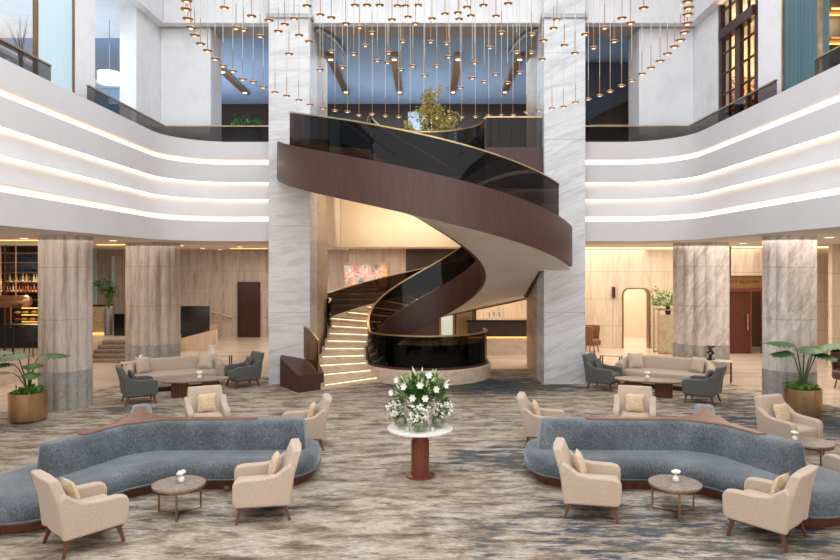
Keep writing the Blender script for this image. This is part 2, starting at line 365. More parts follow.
# fascia balconies
def path_left():
    p = [(-6.95, 1.0)] + [(-6.95, y) for y in (6, 11, 15)]
    cx, cy, r_ = -5.35, 16.9, 1.6
    for k in range(0, 13):
        a = PI - PI / 2 * k / 12; p.append((cx + r_ * math.cos(a), cy + r_ * math.sin(a)))
    return p + [(-4.32, 18.5)]
def loft(path, prof, mirror=False, closed=True):
    rs = []
    for i, p in enumerate(path):
        a = Vector(path[max(i - 1, 0)]); b = Vector(path[min(i + 1, len(path) - 1)]); t = (b - a).normalized(); n = Vector((t.y, -t.x))
        rs.append([((p[0] + n.x * d) * (-1 if mirror else 1), p[1] + n.y * d, z) for d, z in prof])
    return MB().rings(rs, cap=closed, closed=closed)
PL = path_left()
fprof = [(-.28, 6.63), (0, 6.63), (0, 6.145), (-.12, 6.145), (-.12, 6.007), (0, 6.007), (0, 5.51), (-.17, 5.53), (-.17, 5.47), (0, 5.04), (-.17, 5.06), (-.17, 5.0), (0, 4.57), (-.12, 4.57), (-.12, 4.44), (0, 4.44), (0, CEIL - .01), (-.28, CEIL - .01)]
for mir, nm in ((False, 'left'), (True, 'right')):
    fo = struct(loft(PL, fprof, mir).build('trim_balcony_' + nm, 'fascia_plaster', smooth=25))
    for z0, z1 in ((6.012, 6.14), (4.445, 4.565)):
        struct(loft(PL, [(-.119, z0), (-.10, z0), (-.10, z1), (-.119, z1)], mir).build('cove_light', 'cove_white' if mir else 'cove_warm', fo))
    for z in (5.515, 5.045):
        struct(loft(PL, [(-.165, z), (-.05, z - .004), (-.05, z + .012), (-.165, z + .012)], mir).build('led_line', 'led_strip', fo))
    lbl = 'smoked glass balcony guard with thin brass rail above the %s' % ('curved fascia on the picture\'s left side' if not mir else 'curved fascia on the picture\'s right side')
    g = thing('balcony_guard', lbl.replace("picture's ", ''), 'railing')
    if not mir: segs = [[(-7.25, 1.0), (-7.25, 12.9)], [(-7.25, 14.3), (-7.25, 18.55), (-4.34, 18.55)]]
    else: segs = [[(-7.25, 1.0), (-7.25, 12.5)], [(-7.25, 13.9), (-7.25, 18.55), (-4.34, 18.55)]]
    for sg in segs:
        loft(sg, [(-.01, UP), (.01, UP), (.01, 7.06), (-.01, 7.06)], mir).build('glass_panel', 'smoked_glass_dark' if 0 else 'grey_glass', g, smooth=0)
        loft(sg, [(-.03, 7.06), (.03, 7.06), (.03, 7.09), (-.03, 7.09)], mir).build('handrail', 'brass_rail', g, smooth=0)

# upper level: walls, beams, ceilings
X = 7.55
struct(bx('beam_back', 'white_plaster', -7.28, 7.28, 18.5, 18.8, TOP, 12.3))
for s, nm in ((-1, 'left'), (1, 'right')):
    a, b_ = sorted((s * 7.29, s * 7.56)); struct(bx('beam_' + nm, 'white_plaster', a, b_, 1, 18.8, TOP, 12.3))
struct(bx('ceiling', 'white_plaster', -13, 13, 1, 18.8, 12.3, 12.5))
sk = struct(bx('added_top_pane', 'frosted_glass', -6, 6, 2.5, 16.5, 12.22, 12.29))  # unseen pane added above the overhead fill light
struct(bx('ceiling_upper_corner', 'white_plaster', -13, -8, 18.81, 19.75, TOP, 10.1))
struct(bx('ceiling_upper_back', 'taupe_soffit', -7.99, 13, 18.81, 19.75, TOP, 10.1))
struct(bx('ceiling_upper_hall', 'light_tinted_ceiling', -13, 13, 19.76, 29, TOP + .03, 10.15))
struct(bx('ceiling_upper_left', 'white_plaster', -13, -7.57, 1, 18.8, TOP, 10.1))
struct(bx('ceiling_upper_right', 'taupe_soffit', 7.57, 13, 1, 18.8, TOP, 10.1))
struct(bx('wall_upper_back', 'brown_panel', -13, 13, 28, 28.2, UP, 10.15))
# left side, seen behind the guard
PZ = 12.3
struct(bx('wall_upper_left', 'white_plaster', -7.95, -7.55, 14.3, 15.24, UP, PZ))
pl_ = struct(bx('wall_corner_left', 'white_plaster', -7.98, -7.55, 17.4, 19.4, UP, PZ))
struct(bx('wall_pier_left', 'white_plaster', -7.54, -6.12, 18.95, 19.95, UP, TOP))
struct(bx('wall_pier_right', 'white_plaster', 6.0, 7.54, 18.95, 19.95, UP, TOP))
fr = thing('frosted_screen', 'tall pale blue frosted glass screen in thin bronze frame on upper floor', 'screen', (-7.55, 13.6, UP))
bx('screen_panel', 'frosted_glass', -.05, .0, -.63, .65, 0, 4.5, fr)
for y in (-.69, .65): bx('frame_post', 'bronze', -.05, .03, y, y + .06, 0, 4.5, fr)
struct(bx('wall_side_room', 'blue_wall', -13, -8.9, 22, 22.2, UP, 9.0))
struct(bx('wall_side_room_end', 'blue_wall', -12.6, -12.4, 1, 22, UP, 9.0))
c_ = MB().box(-12.3, -8.2, 21.2, 21.9, 9.0, 9.1); struct(c_.build('trim_cove', 'white_plaster'))
struct(bx('trim_cove_side', 'white_plaster', -12.3, -11.5, 2, 21.9, 9.0, 9.1))
cv = bx('cove_glow', 'cove_warm', -12.2, -9.0, 21.9, 21.98, 9.12, 9.2); struct(cv)
struct(bx('cove_glow_side', 'cove_warm', -12.38, -12.3, 2, 21.8, 9.12, 9.2))
struct(bx('wall_partition_left', 'travertine_wall', -9.0, -8.8, 22.3, 28, UP, 8.6))
# right side: pier, tall window, ribbed panel, opening
struct(bx('wall_upper_right', 'white_plaster', X, X + .35, 17.4, 19.4, UP, PZ))
struct(bx('wall_upper_right_pier', 'white_plaster', X, X + .35, 14.2, 15.28, UP, PZ))
rp = thing('ribbed_screen', 'tall teal ribbed glass screen with gold edge trims on upper floor', 'screen', (X + .1, 13.5, UP))
bx('screen_panel', 'ribbed_teal', -.1, .1, -.6, .62, 0, 4.5, rp)
for y in (-.68, .62): bx('frame_post', 'brass_rail', -.15, -.08, y, y + .06, 0, 4.5, rp)
for k in range(24): bx('rib', 'ribbed_teal', -.125, -.101, -.58 + k * .05, -.555 + k * .05, 0, 4.5, rp)
win = struct(thing('window_1', None, None, (X + .06, 15.3, UP)))
wl = 2.05
m = MB(); m.box(-.06, .06, 0, .12, 0, 5); m.box(-.06, .06, wl - .12, wl, 0, 5); m.box(-.05, .05, wl / 2 - .08, wl / 2 + .08, 0, 5); m.box(-.12, .1, .12, wl - .12, 2.62, 2.86); m.box(-.06, .06, .1, wl - .1, 0, .12); m.build('window_frame', 'door_dark', win)
m = MB()
for a in (.12, wl / 2 + .08):
    wd = wl / 2 - .2; m.box(-.05, .05, a, a + .06, .12, 2.6); m.box(-.05, .05, a + wd - .06, a + wd, .12, 2.6); m.box(-.03, .03, a + wd / 2 - .02, a + wd / 2 + .02, .12, 5)
    for z in (.68, 1.2, 1.72, 2.24, 3.35, 3.85): m.box(-.03, .03, a, a + wd, z, z + .035)
m.build('glazing_bars', 'door_dark', win)
bx('window_pane', 'clear_glass', -.006, .006, .12, wl - .12, .12, 5, win)
# club room behind the window
struct(bx('wall_club_back', 'beige_plaster', 7.92, 11.7, 19.5, 19.7, UP, TOP)); struct(bx('wall_club_side', 'beige_plaster', 11.5, 11.7, 10, 19.5, UP, TOP))
pm('speckled_screen', ['2a1408', '8a4a1c', 'e09a50', '3a1c0c'], 6, rough=.5, lo=.42, hi=.58, detail=2)
ss = tag(bx('patterned_room_divider', 'speckled_screen', 7.95, 11.4, 18.9, 19.0, UP, 8.55), 'amber and dark speckled room divider seen through the tall window', 'room divider')
bs = thing('glass_cabinet', 'dark shelving with warm lit bottles behind the ribbed screen', 'cabinet', (9.2, 12.0, UP))
bx('cabinet_back', 'dark_wood', -.9, .9, 2.0, 2.1, 0, 3.4, bs)
for z in (.9, 1.5, 2.1, 2.7): bx('shelf', 'bronze', -.9, .9, 1.75, 2.0, z, z + .04, bs); bx('shelf_light', 'led_amber', -.9, .9, 1.96, 1.99, z - .04, z - .01, bs)
# dark wood walls beyond right opening
struct(bx('wall_dark_right', 'brown_panel', 5.6, 7.55, 23.0, 23.2, UP, TOP))
m = MB(); m.hexa([(5.0, 22.2, 7.9), (7.3, 22.2, 9.05), (7.3, 22.9, 9.05), (5.0, 22.9, 7.9), (5.0, 22.2, TOP), (7.3, 22.2, TOP), (7.3, 22.9, TOP), (5.0, 22.9, TOP)])
pm('slate_blue', ['3f4552', '4a5160'], 1, rough=.7); struct(m.build('trim_sloping_bulkhead', 'slate_blue'))
tg = tag(bx('grab_rail', 'steel_grey', 5.62, 7.3, 22.93, 22.999, 7.98, 8.05), 'pale metal rail across the dark panelling of the upper right opening', 'rail')
# ceiling strip lights of upper hall
strips = [(-7.0, 22.6, 26.1, 'in the opening beside the marble pillar at far left'), (-3.1, 21.2, 26, 'nearest the inner face of the left pillar'), (-1.05, 21.2, 26, 'just left of the hall centre'), (1.0, 21.2, 26, 'just right of the hall centre'), (2.98, 21.2, 26, 'nearest the inner face of the right pillar')]
for sx, ya, yb, lb in strips:
    t = thing('ceiling_strip_light', 'copper strip light on blue-lit ceiling, ' + lb, 'ceiling light', (sx, ya, TOP + .0), 0, 'copper strip lights of the upper hall')
    bx('housing', 'copper', -.115, .115, 0, yb - ya, -.09, .02, t)
    for k in (.35, yb - ya - .35): MB().cyl(0, k, -.10, -.089, .08).build('lens', 'downlight_glow', t)

# pillars
for s, nm, mt in ((-1, 'left', 'pillar_marble'), (1, 'right', 'pillar_marble_diagonal')):
    t = thing('stone_pillar', 'tall square pale marble pillar on the %s of the spiral staircase' % nm, 'pillar', (s * 3.74, 18.2, -.011))
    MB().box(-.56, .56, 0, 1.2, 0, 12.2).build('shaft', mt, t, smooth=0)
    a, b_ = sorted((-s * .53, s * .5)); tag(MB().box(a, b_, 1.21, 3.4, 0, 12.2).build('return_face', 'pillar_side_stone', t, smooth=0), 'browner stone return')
    m = MB(); m.hexa([(-.62, -.06, 9.95 - .0), (.62, -.06, 9.95), (.62, 1.2, 9.95), (-.62, 1.2, 9.95), (-.62, -.06, 10.06), (.62, -.06, 10.06), (.62, 1.2, 10.06), (-.62, 1.2, 10.06)])
    m.build('top_moulding', 'steel_grey', t)
# grey curved track from pillars into the hall ceiling
for s in (-1, 1):
    pts = [(s * (3.14 - .55 * math.sin(a)), 18.9 + 2.2 * (1 - math.cos(a)), 9.86) for a in [R(k * 9) for k in range(11)]]
    o = MB().tube(pts, .06, 8).build('curved_ceiling_track', 'steel_grey'); tag(o, 'curved grey ceiling track running inward from the %s marble pillar' % ('left' if s < 0 else 'right'), 'ceiling track')

# back walls of the ground floor
struct(bx('wall_back_left', 'travertine_wall', -17, -3.3, 30, 30.3, -.012, CEIL))
struct(bx('wall_back_centre', 'travertine_wall', -3.3, -.9, 28.5, 28.7, -.012, CEIL))
struct(bx('wall_panelled', 'brown_panel', -.9, 2.1, 28.5, 28.7, -.012, CEIL))
struct(bx('wall_reception', 'travertine_warm', 2.1, 5.2, 28.5, 28.7, -.012, CEIL))
struct(bx('wall_left', 'travertine_wall', -17, -16.8, 1, 30, -.012, CEIL))
# right wall with arched opening
YW = 26.0; ax0, ax1, az = 7.57, 8.66, 2.33
m = MB(); m.box(5.2, ax0, YW, YW + .25, -.012, CEIL); m.box(ax1, 10.9, YW, YW + .25, -.012, CEIL); m.box(ax0, ax1, YW, YW + .25, az, CEIL)
for s, cx in ((1, ax0), (-1, ax1)):      # rounded corners of the opening
    poly = [(cx, az)] + [(cx + s * (.25 - .25 * math.cos(R(t))), az - .25 + .25 * math.sin(R(t))) for t in range(90, -1, -15)]
    m.rings([[(x, YW, z) for x, z in poly], [(x, YW + .25, z) for x, z in poly]])
struct(m.build('wall_right_back', 'travertine_warm', smooth=0))
ar = [(ax0, 0)] + [(ax0, az - .25)] + [(ax0 + .25 - .25 * math.cos(R(t)), az - .25 + .25 * math.sin(R(t))) for t in range(15, 91, 15)] + [(ax1 - .25 + .25 * math.cos(R(t)), az - .25 + .25 * math.sin(R(t))) for t in range(90, -1, -15)] + [(ax1, 0)]
rs = []
for i, (x, z) in enumerate(ar):
    cx, cz = (ax0 + ax1) / 2, 1.0
    k = .955; x2 = cx + (x - cx) * .90; z2 = z if z == 0 else z - (.045 if z > az - .26 else 0)
    rs.append([(x, YW - .04, z), (x, YW + .27, z), (x2, YW + .27, z2), (x2, YW - .04, z2)])
struct(MB().rings(rs).build('door_1', 'bronze', smooth=0))
struct(bx('wall_corridor', 'beige_plaster', 5.3, 11, 30, 30.2, -.012, CEIL))
struct(bx('wall_corridor_side', 'door_wood', 7.6, 7.95, 28.8, 29.0, -.012, 2.4))
struct(bx('wall_right_corner', 'travertine_warm', 5.2, 5.4, YW + .26, 30, -.012, CEIL))
struct(bx('wall_right_step', 'travertine_warm', 10.9, 11.05, 24.5, YW + .25, -.012, CEIL))
m = MB(); m.box(10.9, 11.0, 24.25, 24.5, 2.83, CEIL); m.box(10.9, 12.35, 24.25, 24.5, 2.84, CEIL); m.box(12.35, 16.8, 24.25, 24.5, -.012, CEIL)
struct(m.build('wall_right_entrance', 'travertine_warm', smooth=0))
struct(bx('wall_right', 'travertine_warm', 16.8, 17, 1, 24.5, -.012, CEIL))
struct(bx('wall_right_angled', 'travertine_warm', 13.0, 16.8, 21.5, 21.7, -.012, CEIL))
area('lamp_corridor', (8.4, 28.2, 3.8), 4, 3, 190, (1, .90, .76))

# left wall door + rail
d2 = struct(thing('door_2', None, None, px(249, 337, 29.95)))
d2.location.z = 0
bx('door_panel', 'door_dark', -.42, .42, -.02, .04, 0, 2.38, d2)
m = MB(); m.box(-.5, -.42, -.06, .04, 0, 2.46); m.box(.42, .5, -.06, .04, 0, 2.46); m.box(-.42, .42, -.06, .04, 2.38, 2.46); m.build('door_frame', 'door_dark', d2)
hr = thing('wall_handrail', 'sloping bronze handrail on wall brackets beside the dark door', 'handrail', (0, 0, 0))
a = px(211, 311.5, 29.75); b_ = px(232, 317.5, 29.75)
MB().tube([a, b_], .045, 8).build('rail', 'brass_rail', hr)
for q in ((213, 312), (230, 317)):
    p = px(q[0], q[1], 29.75); MB().tube([p, (p[0], p[1], p[2] - .1), (p[0], 30, p[2] - .12)], .02, 6).build('bracket', 'brass_rail', hr)

# raised bar platform + steps (left)
struct(bx('floor_platform', 'floor_marble', -16.8, -11.35, 1, 29.9, -.011, .60))
struct(bx('floor_platform_back', 'floor_marble', -11.34, -9.3, 23.7, 29.9, -.011, .60))
st = struct(thing('entrance_steps', None, None, (0, 0, 0)))
for k in range(5):
    bx('step', 'brown_table_marble', -11.34, -9.75, 22.2 + k * .3, 23.69, -.011 + k * .12, .10 + k * .12, st, bevel=.015)
struct(bx('wall_step_cheek', 'pillar_marble', -9.74, -9.55, 21.9, 23.69, -.011, .72))

# stair-side parapet behind second left column
pp = thing('stair_parapet', 'black glass parapet on a sloping marble kerb behind the rear left column', 'parapet', (0, 0, 0))
Yp = 25.3
def quad_wall(p, y0, y1):
    m = MB(); m.hexa([(p[0][0], y0, p[0][1]), (p[1][0], y0, p[1][1]), (p[1][0], y1, p[1][1]), (p[0][0], y1, p[0][1]), (p[3][0], y0, p[3][1]), (p[2][0], y0, p[2][1]), (p[2][0], y1, p[2][1]), (p[3][0], y1, p[3][1])]); return m
gp = lambda x, y: (gX(x, Yp), gZ(y, Yp))
quad_wall([(gX(170, Yp), -.011), (gX(216, Yp), -.011), gp(216, 329.5), gp(170, 342)], Yp, Yp + .2).build('kerb', 'travertine_warm', pp)
quad_wall([gp(170, 341), gp(209, 331), gp(209, 306), gp(170, 306)], Yp + .05, Yp + .1).build('glass_panel', 'black_gloss', pp)
quad_wall([gp(170, 306), gp(209, 306), gp(209, 305.2), gp(170, 305.2)], Yp, Yp + .15).build('rail', 'brass_rail', pp)

# ================================================================ SPIRAL STAIRCASE
T0, T1, NS = 221.0, -165.0, 38
RISE = 6.38 / NS
def cyc(t): return 19.75 - .75 * min(1, max(0, (T0 - t) / 300.0))
def rin(t): return 1.75 - .12 * min(1, max(0, (T0 - t) / 300.0))
def zt(t): return 6.38 * (T0 - t) / (T0 - T1)
def rout(t, full=False):
    r_ = 4.05 if t < 20 else 4.25
    if full: return r_
    c = abs(math.cos(R(t)))
    if t > 203: return 3.65
    yy = cyc(t) + r_ * math.sin(R(t))
    if yy > 18.12 and c > .05 and yy < 21.75:
        r_ = min(r_, 3.1 / c)
    return max(r_, 3.1)
def sp(t, r_, z): return (r_ * math.cos(R(t)), cyc(t) + r_ * math.sin(R(t)), z)
stair = thing('spiral_staircase', 'grand spiral staircase with brown wood stringers and smoked glass between two marble pillars', 'staircase', (0, 0, 0))
def band(t0, t1, rf, th, z0f, z1f, step=3.0):
    n = max(2, int(abs(t0 - t1) / step)); rs = []
    for i in range(n + 1):
        t = t0 + (t1 - t0) * i / n; r_ = rf(t)
        rs.append([sp(t, r_ - th, z0f(t)), sp(t, r_, z0f(t)), sp(t, r_, z1f(t)), sp(t, r_ - th, z1f(t))])
    return MB().rings(rs)
lo = lambda t: max(.35, zt(t) - .80)
hi = lambda t: zt(t) + .16
# treads
for k in range(NS):
    t0 = T0 - (T0 - T1) * k / NS; t1 = T0 - (T0 - T1) * (k + 1) / NS
    zk = RISE * (k + 1); n = 4; rs = []
    zb = 0 if k < 4 else zk - RISE - .10
    for i in range(n + 1):
        t = t0 + (t1 - t0) * i / n; ro = rout(t) - .02; ri = rin(t) + .05
        if t < -24: ro = min(ro, rout(t) - .09)
        rs.append([sp(t, ri, zb), sp(t, ro, zb), sp(t, ro, zk - .035), sp(t, ri, zk - .035)])
    tr = MB().rings(rs).build('step', 'stair_marble', stair, smooth=0)
    n = 4; rs = []
    for i in range(n + 1):
        t = t0 + .9 + (t1 - t0 - .9) * i / n; ro = rout(t) - .03; ri = rin(t) + .05
        if t < -24: ro = min(ro, rout(t) - .09)
        rs.append([sp(t, ri, zk - .0349), sp(t, ro, zk - .0349), sp(t, ro, zk), sp(t, ri, zk)])
    MB().rings(rs).build('tread', 'stair_marble', tr, smooth=0)
    if k < 20:
        a0 = sp(t0 + .55, rin(t0) + .12, zk - .055); a1 = sp(t0 + .55, rout(t0) - .12, zk - .055)
        MB().tube([a0, a1], .0065, 5).build('step_light', 'step_led', tr)
# soffit
def soffit(t0, t1):
    n = int(abs(t0 - t1) / 3); rs = []
    for i in range(n + 1):
        t = t0 + (t1 - t0) * i / n; ro = rout(t) - .02; ri = rin(t) - .02
        z = max(.02, zt(t) - .82)
        rs.append([sp(t, ri, z), sp(t, ro, z), sp(t, ro, z + .04), sp(t, ri, z + .04)])
    return MB().rings(rs)
soffit(175, 24).build('soffit', 'soffit_white', stair)
n = 70; rs = []
for i in range(n + 1):
    t = 24 + (T1 - 24) * i / n
    ro = rout(t) - .03
    rs.append([sp(t, rin(t) - .02, zt(t) - .82), sp(t, ro, zt(t) - .82), sp(t, ro, zt(t) - .78), sp(t, rin(t) - .02, zt(t) - .78)])
MB().rings(rs).build('soffit', 'soffit_white', stair)
band(-24.5, -167, lambda t: rout(t, True) + .10, .09, lambda t: zt(t) - .86, hi, 2).build('outer_stringer', 'stringer_wood', stair)
band(T0 - 12, T1, lambda t: rin(t) + .02, .07, lambda t: max(.02, zt(t) - .84), lambda t: zt(t) + .14, 3).build('inner_stringer', 'stringer_wood', stair)
band(156, 24, lambda t: rout(t) + .02, .07, lambda t: zt(t) - .86, lambda t: zt(t) + .14, 3).build('wall_stringer', 'stair_marble', stair)
band(150, 24, lambda t: rout(t) + .03, .05, lambda t: zt(t) - .90, lambda t: zt(t) - .86, 3).build('soffit_edge', 'dark_wood', stair)
# glass + rails
rl = lambda t: hi(t) + .80
def guard(t0, t1, rf, nm='outer', m='smoked_glass_dark', zlo=hi, zhi=rl, ends=True):
    band(t0, t1, rf, .024, zlo, zhi, 3).build('glass_panel', m, stair)
    band(t0, t1, lambda t: rf(t) + .02, .065, zhi, lambda t: zhi(t) + .035, 3).build('handrail', 'brass_rail', stair)
guard(-37, -147, lambda t: rout(t, True) + .05)
guard(156, 24, lambda t: rout(t) - .03)
guard(T0 + 10, T1 + 2, lambda t: rin(t) - .0, zlo=lambda t: max(.41, hi(t)), zhi=lambda t: max(1.30, rl(t)))
# lower inner drum: plinth, black glass enclosure and level rail
RD = 1.75; CD = (0, 19.75)
m = MB(); m.lathe([(RD + .12, .001), (RD + .12, .36), (RD + .09, .40), (RD - .3, .40), (RD - .3, .05)], 64, (*CD, 0)); m.build('plinth', 'stair_marble', stair)
def drum(a0, a1, r0, r1, z0, z1, step=4):
    n = int(abs(a1 - a0) / step); rs = []
    for i in range(n + 1):
        a = R(a0 + (a1 - a0) * i / n)
        rs.append([(CD[0] + r_ * math.cos(a), CD[1] + r_ * math.sin(a), z) for r_, z in ((r0, z0), (r1, z0), (r1, z1), (r0, z1))])
    return MB().rings(rs)
drum(221, 372, RD - .02, RD + .01, .40, 1.30).build('drum_glass', 'smoked_glass_dark', stair)
drum(224, 372, RD - .10, RD - .05, .40, 1.05).build('drum_panel', 'black_gloss', stair)
drum(221, 372, RD - .04, RD + .03, 1.30, 1.335).build('drum_rail', 'brass_rail', stair)
drum(205, 374, RD - .12, RD + .05, .40, .46).build('drum_base_trim', 'stringer_wood', stair)
# low outer block with short guard at the foot of the stair
m = MB(); pts = []
blk = [px(280, 386, 17.93)[:2], px(298, 393, 16.93)[:2], px(324, 389, 17.47)[:2], (-2.95, 18.16), (-3.95, 18.16)]
zz = [.76, .44, .41, .62, .80]
MB().rings([[(x, y, 0) for x, y in blk], [(x, y, z) for (x, y), z in zip(blk, zz)]]).build('foot_block', 'stringer_wood', stair, smooth=0)
gl = [(-3.32, 18.1, .74, 1.57), (-3.12, 17.85, .66, 1.50), (-2.95, 17.62, .55, 1.36), (-2.82, 17.45, .42, 1.25)]
rs = [[(x - .012, y, z0), (x + .012, y, z0), (x + .012, y, z1), (x - .012, y, z1)] for x, y, z0, z1 in gl]
MB().rings(rs).build('foot_glass', 'smoked_glass', stair)
MB().tube([(x, y, z1 + .015) for x, y, z0, z1 in gl], .022, 6).build('foot_handrail', 'brass_rail', stair)
MB().tube([(gl[-1][0], gl[-1][1], .42), (gl[-1][0], gl[-1][1], 1.25)], .016, 6).build('end_post', 'brass_rail', stair)

# upper landing guard round the void, fascia and planter
lg = thing('landing_guard', 'black curved glass guard of the upper landing above the stair void', 'railing', (0, 0, 0))
def arcband(a0, a1, r0, r1, z0, z1, step=5):
    n = int(abs(a1 - a0) / step); rs = []
    for i in range(n + 1):
        a = R(a0 + (a1 - a0) * i / n)
        rs.append([(VC[0] + r_ * math.cos(a), VC[1] + r_ * math.sin(a), z) for r_, z in ((r0, z0), (r1, z0), (r1, z1), (r0, z1))])
    return MB().rings(rs)
arcband(-10, 200, VR - .06, VR - .02, 5.35, 7.28).build('curved_panel', 'black_gloss', lg)
arcband(-10, 205, VR - .08, VR, 7.28, 7.32).build('curved_rail', 'brass_rail', lg)
bx('corner_panel', 'grey_glass', 1.62, 3.16, 18.42, 18.45, 6.47, 7.28, lg)
bx('corner_rail', 'brass_rail', 1.6, 3.17, 18.40, 18.47, 7.28, 7.32, lg)
struct(bx('trim_landing', 'stringer_wood', 1.62, 3.17, 18.36, 18.49, 5.35, 6.46))
pt = thing('planter_tree', 'bushy tree with gold and green leaves on the upper landing behind the black curved guard', 'tree', (gX(431, 22), 22, UP))
MB().lathe([(.75, 0), (.9, .55), (.85, .55), (.8, .5)], 28).build('planter', 'black_gloss', pt)
m = MB(); rnd = random.Random(3)
tips = []
for k in range(34):
    a = rnd.uniform(0, 2 * PI); rr = rnd.uniform(.1, 1.0); hz = rnd.uniform(1.0, 2.55) * (1.0 if abs(rr) < .45 else .62)
    x, y = rr * math.cos(a), rr * .7 * math.sin(a)
    m.tube([(x * .1, y * .1, .45), (x * .5, y * .5, .45 + (hz - .4) * .5), (x, y, hz)], [.02, .014, .005], 5); tips.append((x, y, hz))
m.build('branches', 'bark', pt)
def leafcloud(pts, n, spread, size, rnd, squash=1):
    m = MB()
    for _ in range(n):
        c = Vector(rnd.choice(pts)) + Vector((rnd.gauss(0, spread), rnd.gauss(0, spread), rnd.gauss(0, spread * squash)))
        d = Vector((rnd.uniform(-1, 1), rnd.uniform(-1, 1), rnd.uniform(-.5, 1))).normalized(); s_ = size * rnd.uniform(.7, 1.3)
        q = d.cross(Vector((rnd.uniform(-1, 1), rnd.uniform(-1, 1), rnd.uniform(-1, 1)))).normalized()
        nn = d.cross(q) * s_ * .12
        a, b1, c1, b2 = c - d * s_, c + q * s_ * .42 + nn, c + d * s_, c - q * s_ * .42 + nn
        n0 = len(m.v); m.v += [tuple(a), tuple(b1), tuple(c1), tuple(b2), tuple(c + nn * -1)]
        m.f += [(n0, n0 + 1, n0 + 4), (n0 + 1, n0 + 2, n0 + 4), (n0 + 2, n0 + 3, n0 + 4), (n0 + 3, n0, n0 + 4)]
    return m
mid = [((t[0] * .75), t[1] * .75, t[2] * .8) for t in tips]
leafcloud(tips + mid, 2200, .11, .075, rnd).build('foliage', 'leaf_gold', pt, smooth=0)

# ================================================================ COLUMNS
def fluted(seg_l, R0, amp, ph=0):
    pts = []; n = seg_l * 10
    for i in range(n):
        a = 2 * PI * i / n; u = abs(math.sin(seg_l * (a + ph) / 2)); r_ = R0 - amp * (1 - u)
        pts.append((r_ * math.cos(a), r_ * math.sin(a)))
    return pts
def column(x, y, R0, n, m, lab):
    t = thing('fluted_column', lab, 'column', (x, y, .001))
    pr = fluted(n, R0, R0 * .12)
    MB().rings([[(a, b, .84) for a, b in pr], [(a, b, CEIL + .01) for a, b in pr]]).build('shaft', m, t, smooth=30)
    MB().rings([[(a * 1.012, b * 1.012, 0) for a, b in pr], [(a * 1.012, b * 1.012, .839) for a, b in pr]]).build('base', 'grey_stone_base', t, smooth=30)
column(-8.28, 15.35, .565, 12, 'travertine_column', 'slim fluted travertine column beside the potted plant near the bar')
column(-8.36, 20.45, .79, 14, 'travertine_column', 'wide fluted travertine column behind the beige curved sofa, rear left side')
column(8.36, 20.45, .81, 14, 'marble_column', 'wide fluted veined marble column behind the black vase, beside the entrance sign')
column(8.30, 15.35, .565, 12, 'marble_column', 'slim fluted pale marble column with the bronze plant pot in front, far right')

# ================================================================ CHANDELIER PENDANTS
ring_px = [(186.6, .5), (186.1, 9), (187.8, 18.6), (190.8, 27.4), (194.7, 35), (200.5, 43.5), (207.5, 50.4), (215, 58.5), (223, 65.5), (232.8, 70.8), (242.5, 79), (253.2, 81.7), (263.2, 87), (275, 92), (286.7, 95.6), (298.7, 99.8), (309.9, 104.5), (322.8, 107.8), (334.9, 110.3), (347.5, 111.5), (359, 115), (372.2, 113.8), (385.4, 115.8), (398.8, 116.7), (410.2, 117), (423.8, 117.4), (436.8, 117.8), (449.8, 117.5), (461.8, 117), (475.4, 116.7), (488.6, 115.4), (501.3, 115.2), (513, 115), (526.4, 112), (539, 110), (552, 108), (563.5, 106.5), (575.5, 102), (588.3, 98.9), (599.7, 95.2), (610.2, 91), (621.6, 85.4), (631.8, 80.3), (642, 73.6), (651, 67.6), (660.2, 60.7), (667.5, 53.5), (674.5, 46.2), (680.5, 39.7), (684.5, 32), (687.4, 23.2), (688, 14), (688.7, 7.4), (688, 1)]
in_px = [(224.4, 7.4), (236, 27.8), (243.7, 29.5), (251.6, 15.8), (260.2, 36), (269, 20), (278.3, 31), (284.6, 24), (294, 18.3), (299, 35), (309, 41.3), (289, 53.6), (307, 5.6), (320.4, 14.5), (331.3, 17.4), (345.8, 23.4), (331.5, 51.3), (342.5, 67), (320, 69.6), (353.7, 54), (355, 5), (367, 5), (379.6, 5), (397.5, 5.6), (405.5, 5.6), (418.2, 5), (392, 19.4), (408, 16.7), (432, 18.4), (359.7, 27), (372, 32.6), (415.3, 23.4), (365.5, 45.3), (377.4, 60.3), (388.8, 52.7), (387.6, 62.3), (402.8, 41.3), (430.7, 41.5), (400.8, 69.4), (412.9, 65.6), (424.7, 75.4), (445, 13.6), (458, 12.5), (459, 18.8), (467, 7), (470.8, 15.4), (483.5, 5), (496, 15.8), (508.3, 3.3), (446.7, 43.3), (448.7, 56.7), (436.8, 65.8), (501.6, 32.4), (490, 47.3), (474.6, 62.5), (472.3, 77.7), (484.2, 81.5), (495.8, 73.9), (460.3, 87.3), (507.6, 82.6), (516.8, 52.2), (519.5, 72.3), (531.3, 52.2), (531.8, 34.2), (542.3, 59), (543.6, 40.2), (553.7, 27.9), (557, 19), (564.4, 45), (575, 52.7), (585.4, 34), (593.6, 47.5), (604.6, 27.4), (614.2, 41), (622, 17.8), (630.5, 22.8), (643.7, 7.6)]
GR = 'copper disc pendants of the swirling ceiling installation'
proto = thing('pendant_lamp', 'copper disc pendant lamp', 'pendant lamp', (0, 0, 0), 0, GR)
dd = MB().lathe([(.035, -.020), (.066, -.014), (.078, -.003), (.070, .008), (.03, .014), (.012, .022)], 18).build('lamp_disc', 'copper', proto)
MB().cyl(0, 0, -.026, -.0201, .032, 14).build('lens', 'lens_glow', dd)
MB().cyl(0, 0, .022, .40, .007, 8).build('rod', 'bronze', proto)
MB().cyl(0, 0, 0, 1, .0055, 6).build('cable', 'pale_wire', proto)
rnd = random.Random(11); first = True
